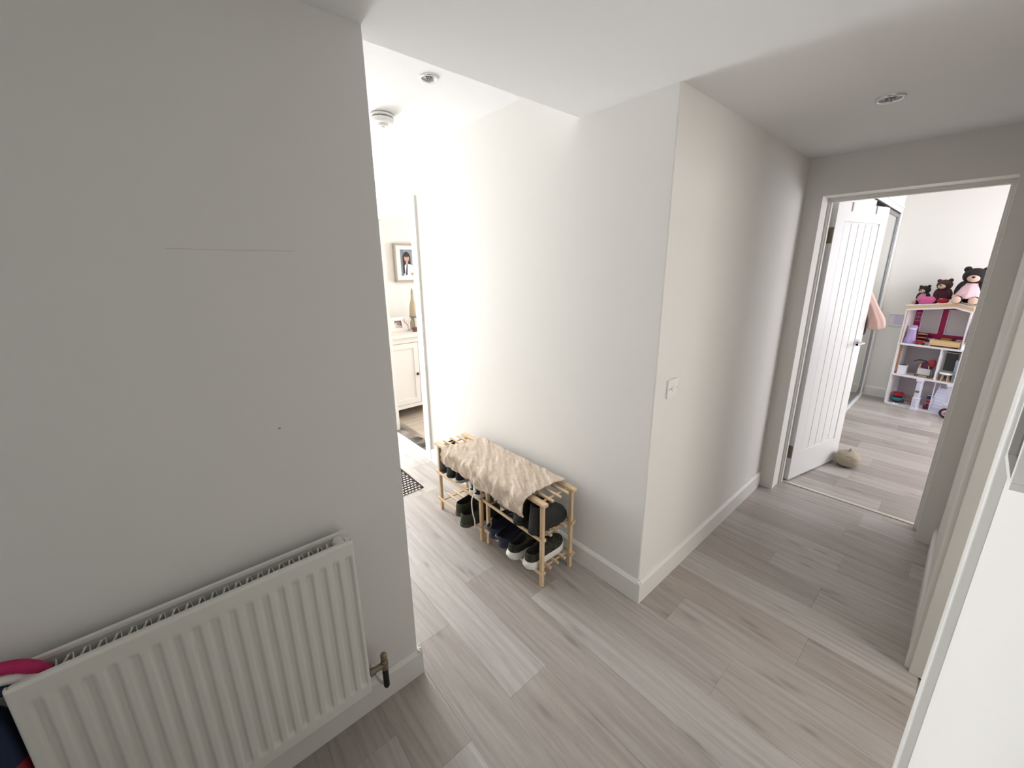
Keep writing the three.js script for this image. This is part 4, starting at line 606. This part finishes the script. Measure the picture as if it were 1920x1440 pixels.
{ const g = inDH('toy_bench', 'small brown toy bench on the dollhouse ground floor', 'toy bench', 0.165, 0.014, -0.12); part('seat', rbox(-0.045, 0.045, 0.055, 0.066, -0.025, 0.025, 0.003), M(0x9c7a62, 0.6), g); part('back', rbox(-0.045, 0.045, 0.09, 0.104, -0.027, -0.02, 0.003), M(0x9c7a62, 0.6), g); for (const x of [-0.04, 0.036]) part('leg', [rbox(x, x + 0.006, 0, 0.058, -0.024, 0.024, 0.002), rbox(x, x + 0.006, 0, 0.105, -0.027, -0.02, 0.002)], M(0x7c5846, 0.6), g); }
for (const [x, t, label] of [[0.085, 0.4, 'tiny white doll shoe at the front of the dollhouse ground floor, left one'], [0.115, -0.3, 'tiny white doll shoe at the front of the dollhouse ground floor, right one']]) { const g = inDH('doll_shoe', label, 'doll shoe', x, 0.014, -0.018, t, 'tiny white doll shoes'); part('sole', rbox(-0.014, 0.014, 0, 0.004, -0.006, 0.006, 0.002), M(0xf0eef0, 0.5), g); part('upper', ball(0.012, 0.009, 0.0058, 0.001, 0.006, 0), M(0xf4f2f4, 0.5), g); }
{ const g = inDH('toy_handbag', 'dark pink toy handbag on the dollhouse porch floor', 'toy handbag', 0.345, 0.014, -0.09); part('body', rbox(-0.028, 0.028, 0, 0.045, -0.014, 0.014, 0.009, 3), M(0x5c2440, 0.6), g); part('handle', tube([[-0.018, 0.04, 0], [-0.012, 0.07, 0], [0.012, 0.07, 0], [0.018, 0.04, 0]], 0.003), M(0xd9a5b8, 0.6), g); }
{ // doll's pushchair wheel in front of the house, with the bit of frame it carries
  const p = V(0.545, 0, 0.065).applyMatrix4(dhm), g = thing('toy_scooter', 'pink toy scooter with black tyre in front of the dollhouse', 'toy scooter', [p.x, 0, p.z], DHT);
  const w = part('wheel', new THREE.TorusGeometry(0.044, 0.011, 14, 40).translate(0, 0.0551, 0), M(0x2a2023, 0.7), g);
  part('rim', [lathe([[0, -0.008], [0.026, -0.008], [0.035, -0.004], [0.035, 0.004], [0.026, 0.008], [0, 0.008]], 32).rotateX(Math.PI / 2).translate(0, 0.0551, 0)], M(0xe7b7c4, 0.5), w); part('hub', cyl(0.011, 0.011, 0.024, 18).rotateX(Math.PI / 2).translate(0, 0.0551, 0), M(0x7a3346, 0.5), w);
  part('deck', rbox(0.05, 0.34, 0.05, 0.064, -0.04, 0.04, 0.005), M(0xd884a4, 0.5), g); part('fork', [rbox(-0.006, 0.07, 0.05, 0.062, 0.012, 0.018, 0.002), rbox(-0.006, 0.07, 0.05, 0.062, -0.018, -0.012, 0.002)], m.steel, g);
  part('rear_wheel', new THREE.TorusGeometry(0.044, 0.011, 14, 40).translate(0.36, 0.0551, 0), M(0x2a2023, 0.7), g);
  part('stem', tube([[0.04, 0.06, 0], [0.10, 0.45, 0]], 0.010, 8), M(0xd884a4, 0.5), g); part('handlebar', tube([[0.10, 0.45, -0.10], [0.10, 0.455, 0.10]], 0.009, 8), m.dark, g); g.rotation.y = DHT - 0.1;
}
// soft toys on the dollhouse roof
const plush = (c) => P(c, 0.95, { sheen: 0.6, sheenRoughness: 0.6, bumpMap: fuzzBump, bumpScale: 0.002 });
function cushion(label, c, x, y, z, a, b, d, turn, tilt) { const g = inDH('cushion', label, 'cushion', x, y, z, turn); g.rotation.z = tilt ?? 0; const geo = new THREE.SphereGeometry(1, 40, 28), p = geo.attributes.position; for (let i = 0; i < p.count; i++) { const q = (t) => Math.sign(t) * Math.abs(t) ** 0.62; p.setXYZ(i, q(p.getX(i)) * a, p.getY(i) * b + b, q(p.getZ(i)) * d); } geo.computeVertexNormals(); part('pad', geo, plush(c), g); part('piping', tube(Array.from({ length: 24 }, (_, i) => { const t = i / 24 * 6.2832, q = (v) => Math.sign(v) * Math.abs(v) ** 0.62; return [q(Math.cos(t)) * a * 1.005, b, q(Math.sin(t)) * d * 1.005]; }), 0.004, 60, 6, true), plush(c), g); return g; }
function bear(label, fur, face, dress, x, y, z, k, turn, lean) {
  const g = inDH('teddy_bear', label, 'teddy bear', x, y, z, turn); g.rotation.z = lean ?? 0; g.scale.setScalar(k);
  part('body', [ball(0.085, 0.11, 0.075, 0, 0.12, 0), ball(0.092, 0.082, 0.080, 0, 0.285, 0), ball(0.038, 0.085, 0.04, -0.095, 0.135, 0.02).rotateZ(-0.15), ball(0.038, 0.085, 0.04, 0.095, 0.135, 0.02).rotateZ(0.15), ball(0.043, 0.043, 0.085, -0.06, 0.043, 0.09), ball(0.043, 0.043, 0.085, 0.06, 0.043, 0.09)], plush(fur), g);
  for (const s of [-1, 1]) { part('ear', ball(0.030, 0.030, 0.017, s * 0.066, 0.350, -0.005), plush(fur), g); part('foot', ball(0.036, 0.038, 0.016, s * 0.06, 0.046, 0.170), plush(face), g); part('eye', ball(0.009, 0.010, 0.005, s * 0.030, 0.303, 0.076), M(0x111111, 0.2), g); }
  part('muzzle', ball(0.046, 0.036, 0.034, 0, 0.262, 0.068), plush(face), g); part('nose', ball(0.014, 0.010, 0.010, 0, 0.276, 0.100), M(0x1c1516, 0.4), g);
  part('dress', loft([[0.215, 0.052, 0.048], [0.17, 0.088, 0.08], [0.11, 0.108, 0.10], [0.06, 0.112, 0.12]].map(([yy, a, b], q) => Array.from({ length: 40 }, (_, i) => { const t = i / 40 * 6.2832, f = 1 + 0.05 * Math.sin(t * 9) * q / 3; return [a * f * Math.cos(t), yy, b * f * Math.sin(t)]; })), { capA: false, capB: false }), plush(dress), g);
}
bear('large dark teddy bear in a pale pink dress sitting on the dollhouse roof', 0x2a2325, 0xe8c3ae, 0xecc6cd, 0.420, 1.203, -0.12, 1.00, 0.15, -0.05);
bear('brown teddy bear in a maroon dress leaning beside the large dark bear', 0x4b3632, 0xe6c4a8, 0x4a1f2c, 0.232, 1.193, -0.165, 0.70, -0.15, 0.10);
bear('small dark teddy bear in a dusky pink dress at the left of the dollhouse roof', 0x272122, 0xdcb8ac, 0xc98ba2, 0.078, 1.174, -0.165, 0.56, -0.2, 0.1);
cushion('bright pink plush cushion on the front of the dollhouse roof', 0xd9669c, 0.150, 1.190, -0.020, 0.070, 0.040, 0.028, 0.0, 0.10);
cushion('red velvet cushion on the peak of the dollhouse roof', 0xb0182a, 0.275, 1.208, -0.020, 0.045, 0.022, 0.024, 0.1, 0.08);
{ // a pink dressing-up gown hanging on the house's right side
  const g = inDH('dress', 'pale pink dressing-up dress hanging down the right side of the dollhouse', 'dress', 0.560, 0.745, -0.06); const rows = [[0.43, 0.008, 0.03], [0.38, 0.014, 0.05], [0.25, 0.018, 0.065], [0.14, 0.022, 0.075], [0.06, 0.024, 0.08]];
  part('bodice', loft(rows.slice(0, 3).map(([y, a, b]) => Array.from({ length: 30 }, (_, i) => { const t = i / 30 * 6.2832; return [a * Math.cos(t) * (1 + 0.2 * Math.sin(5 * t)), y, b * Math.sin(t)]; }))), plush(0xeec4ce), g);
  part('skirt', loft(rows.slice(2).map(([y, a, b]) => Array.from({ length: 30 }, (_, i) => { const t = i / 30 * 6.2832; return [a * Math.cos(t) * (1 + 0.2 * Math.sin(5 * t)), y, b * Math.sin(t)]; }))), plush(0x8e3a5c), g);
}
{ // socket plate on the bedroom wall
  const g = thing('wall_socket', 'white wall plate beside the dollhouse on the bedroom wall', 'socket', [5.1, 0.972, 0.262]);
  part('plate', rbox(-0.010, 0, -0.073, 0.073, -0.078, 0.078, 0.003), M(0xdedbe2, 0.5), g); part('bar', rbox(-0.022, -0.006, 0.060, 0.074, -0.08, 0.08, 0.003), m.plastic, g); part('bar', rbox(-0.022, -0.006, -0.074, -0.060, -0.08, 0.08, 0.003), m.plastic, g); part('panel', rbox(-0.015, -0.009, -0.055, 0.055, -0.03, 0.07, 0.003), M(0xcfc6da, 0.5), g);
}
renderer.render(scene, camera);
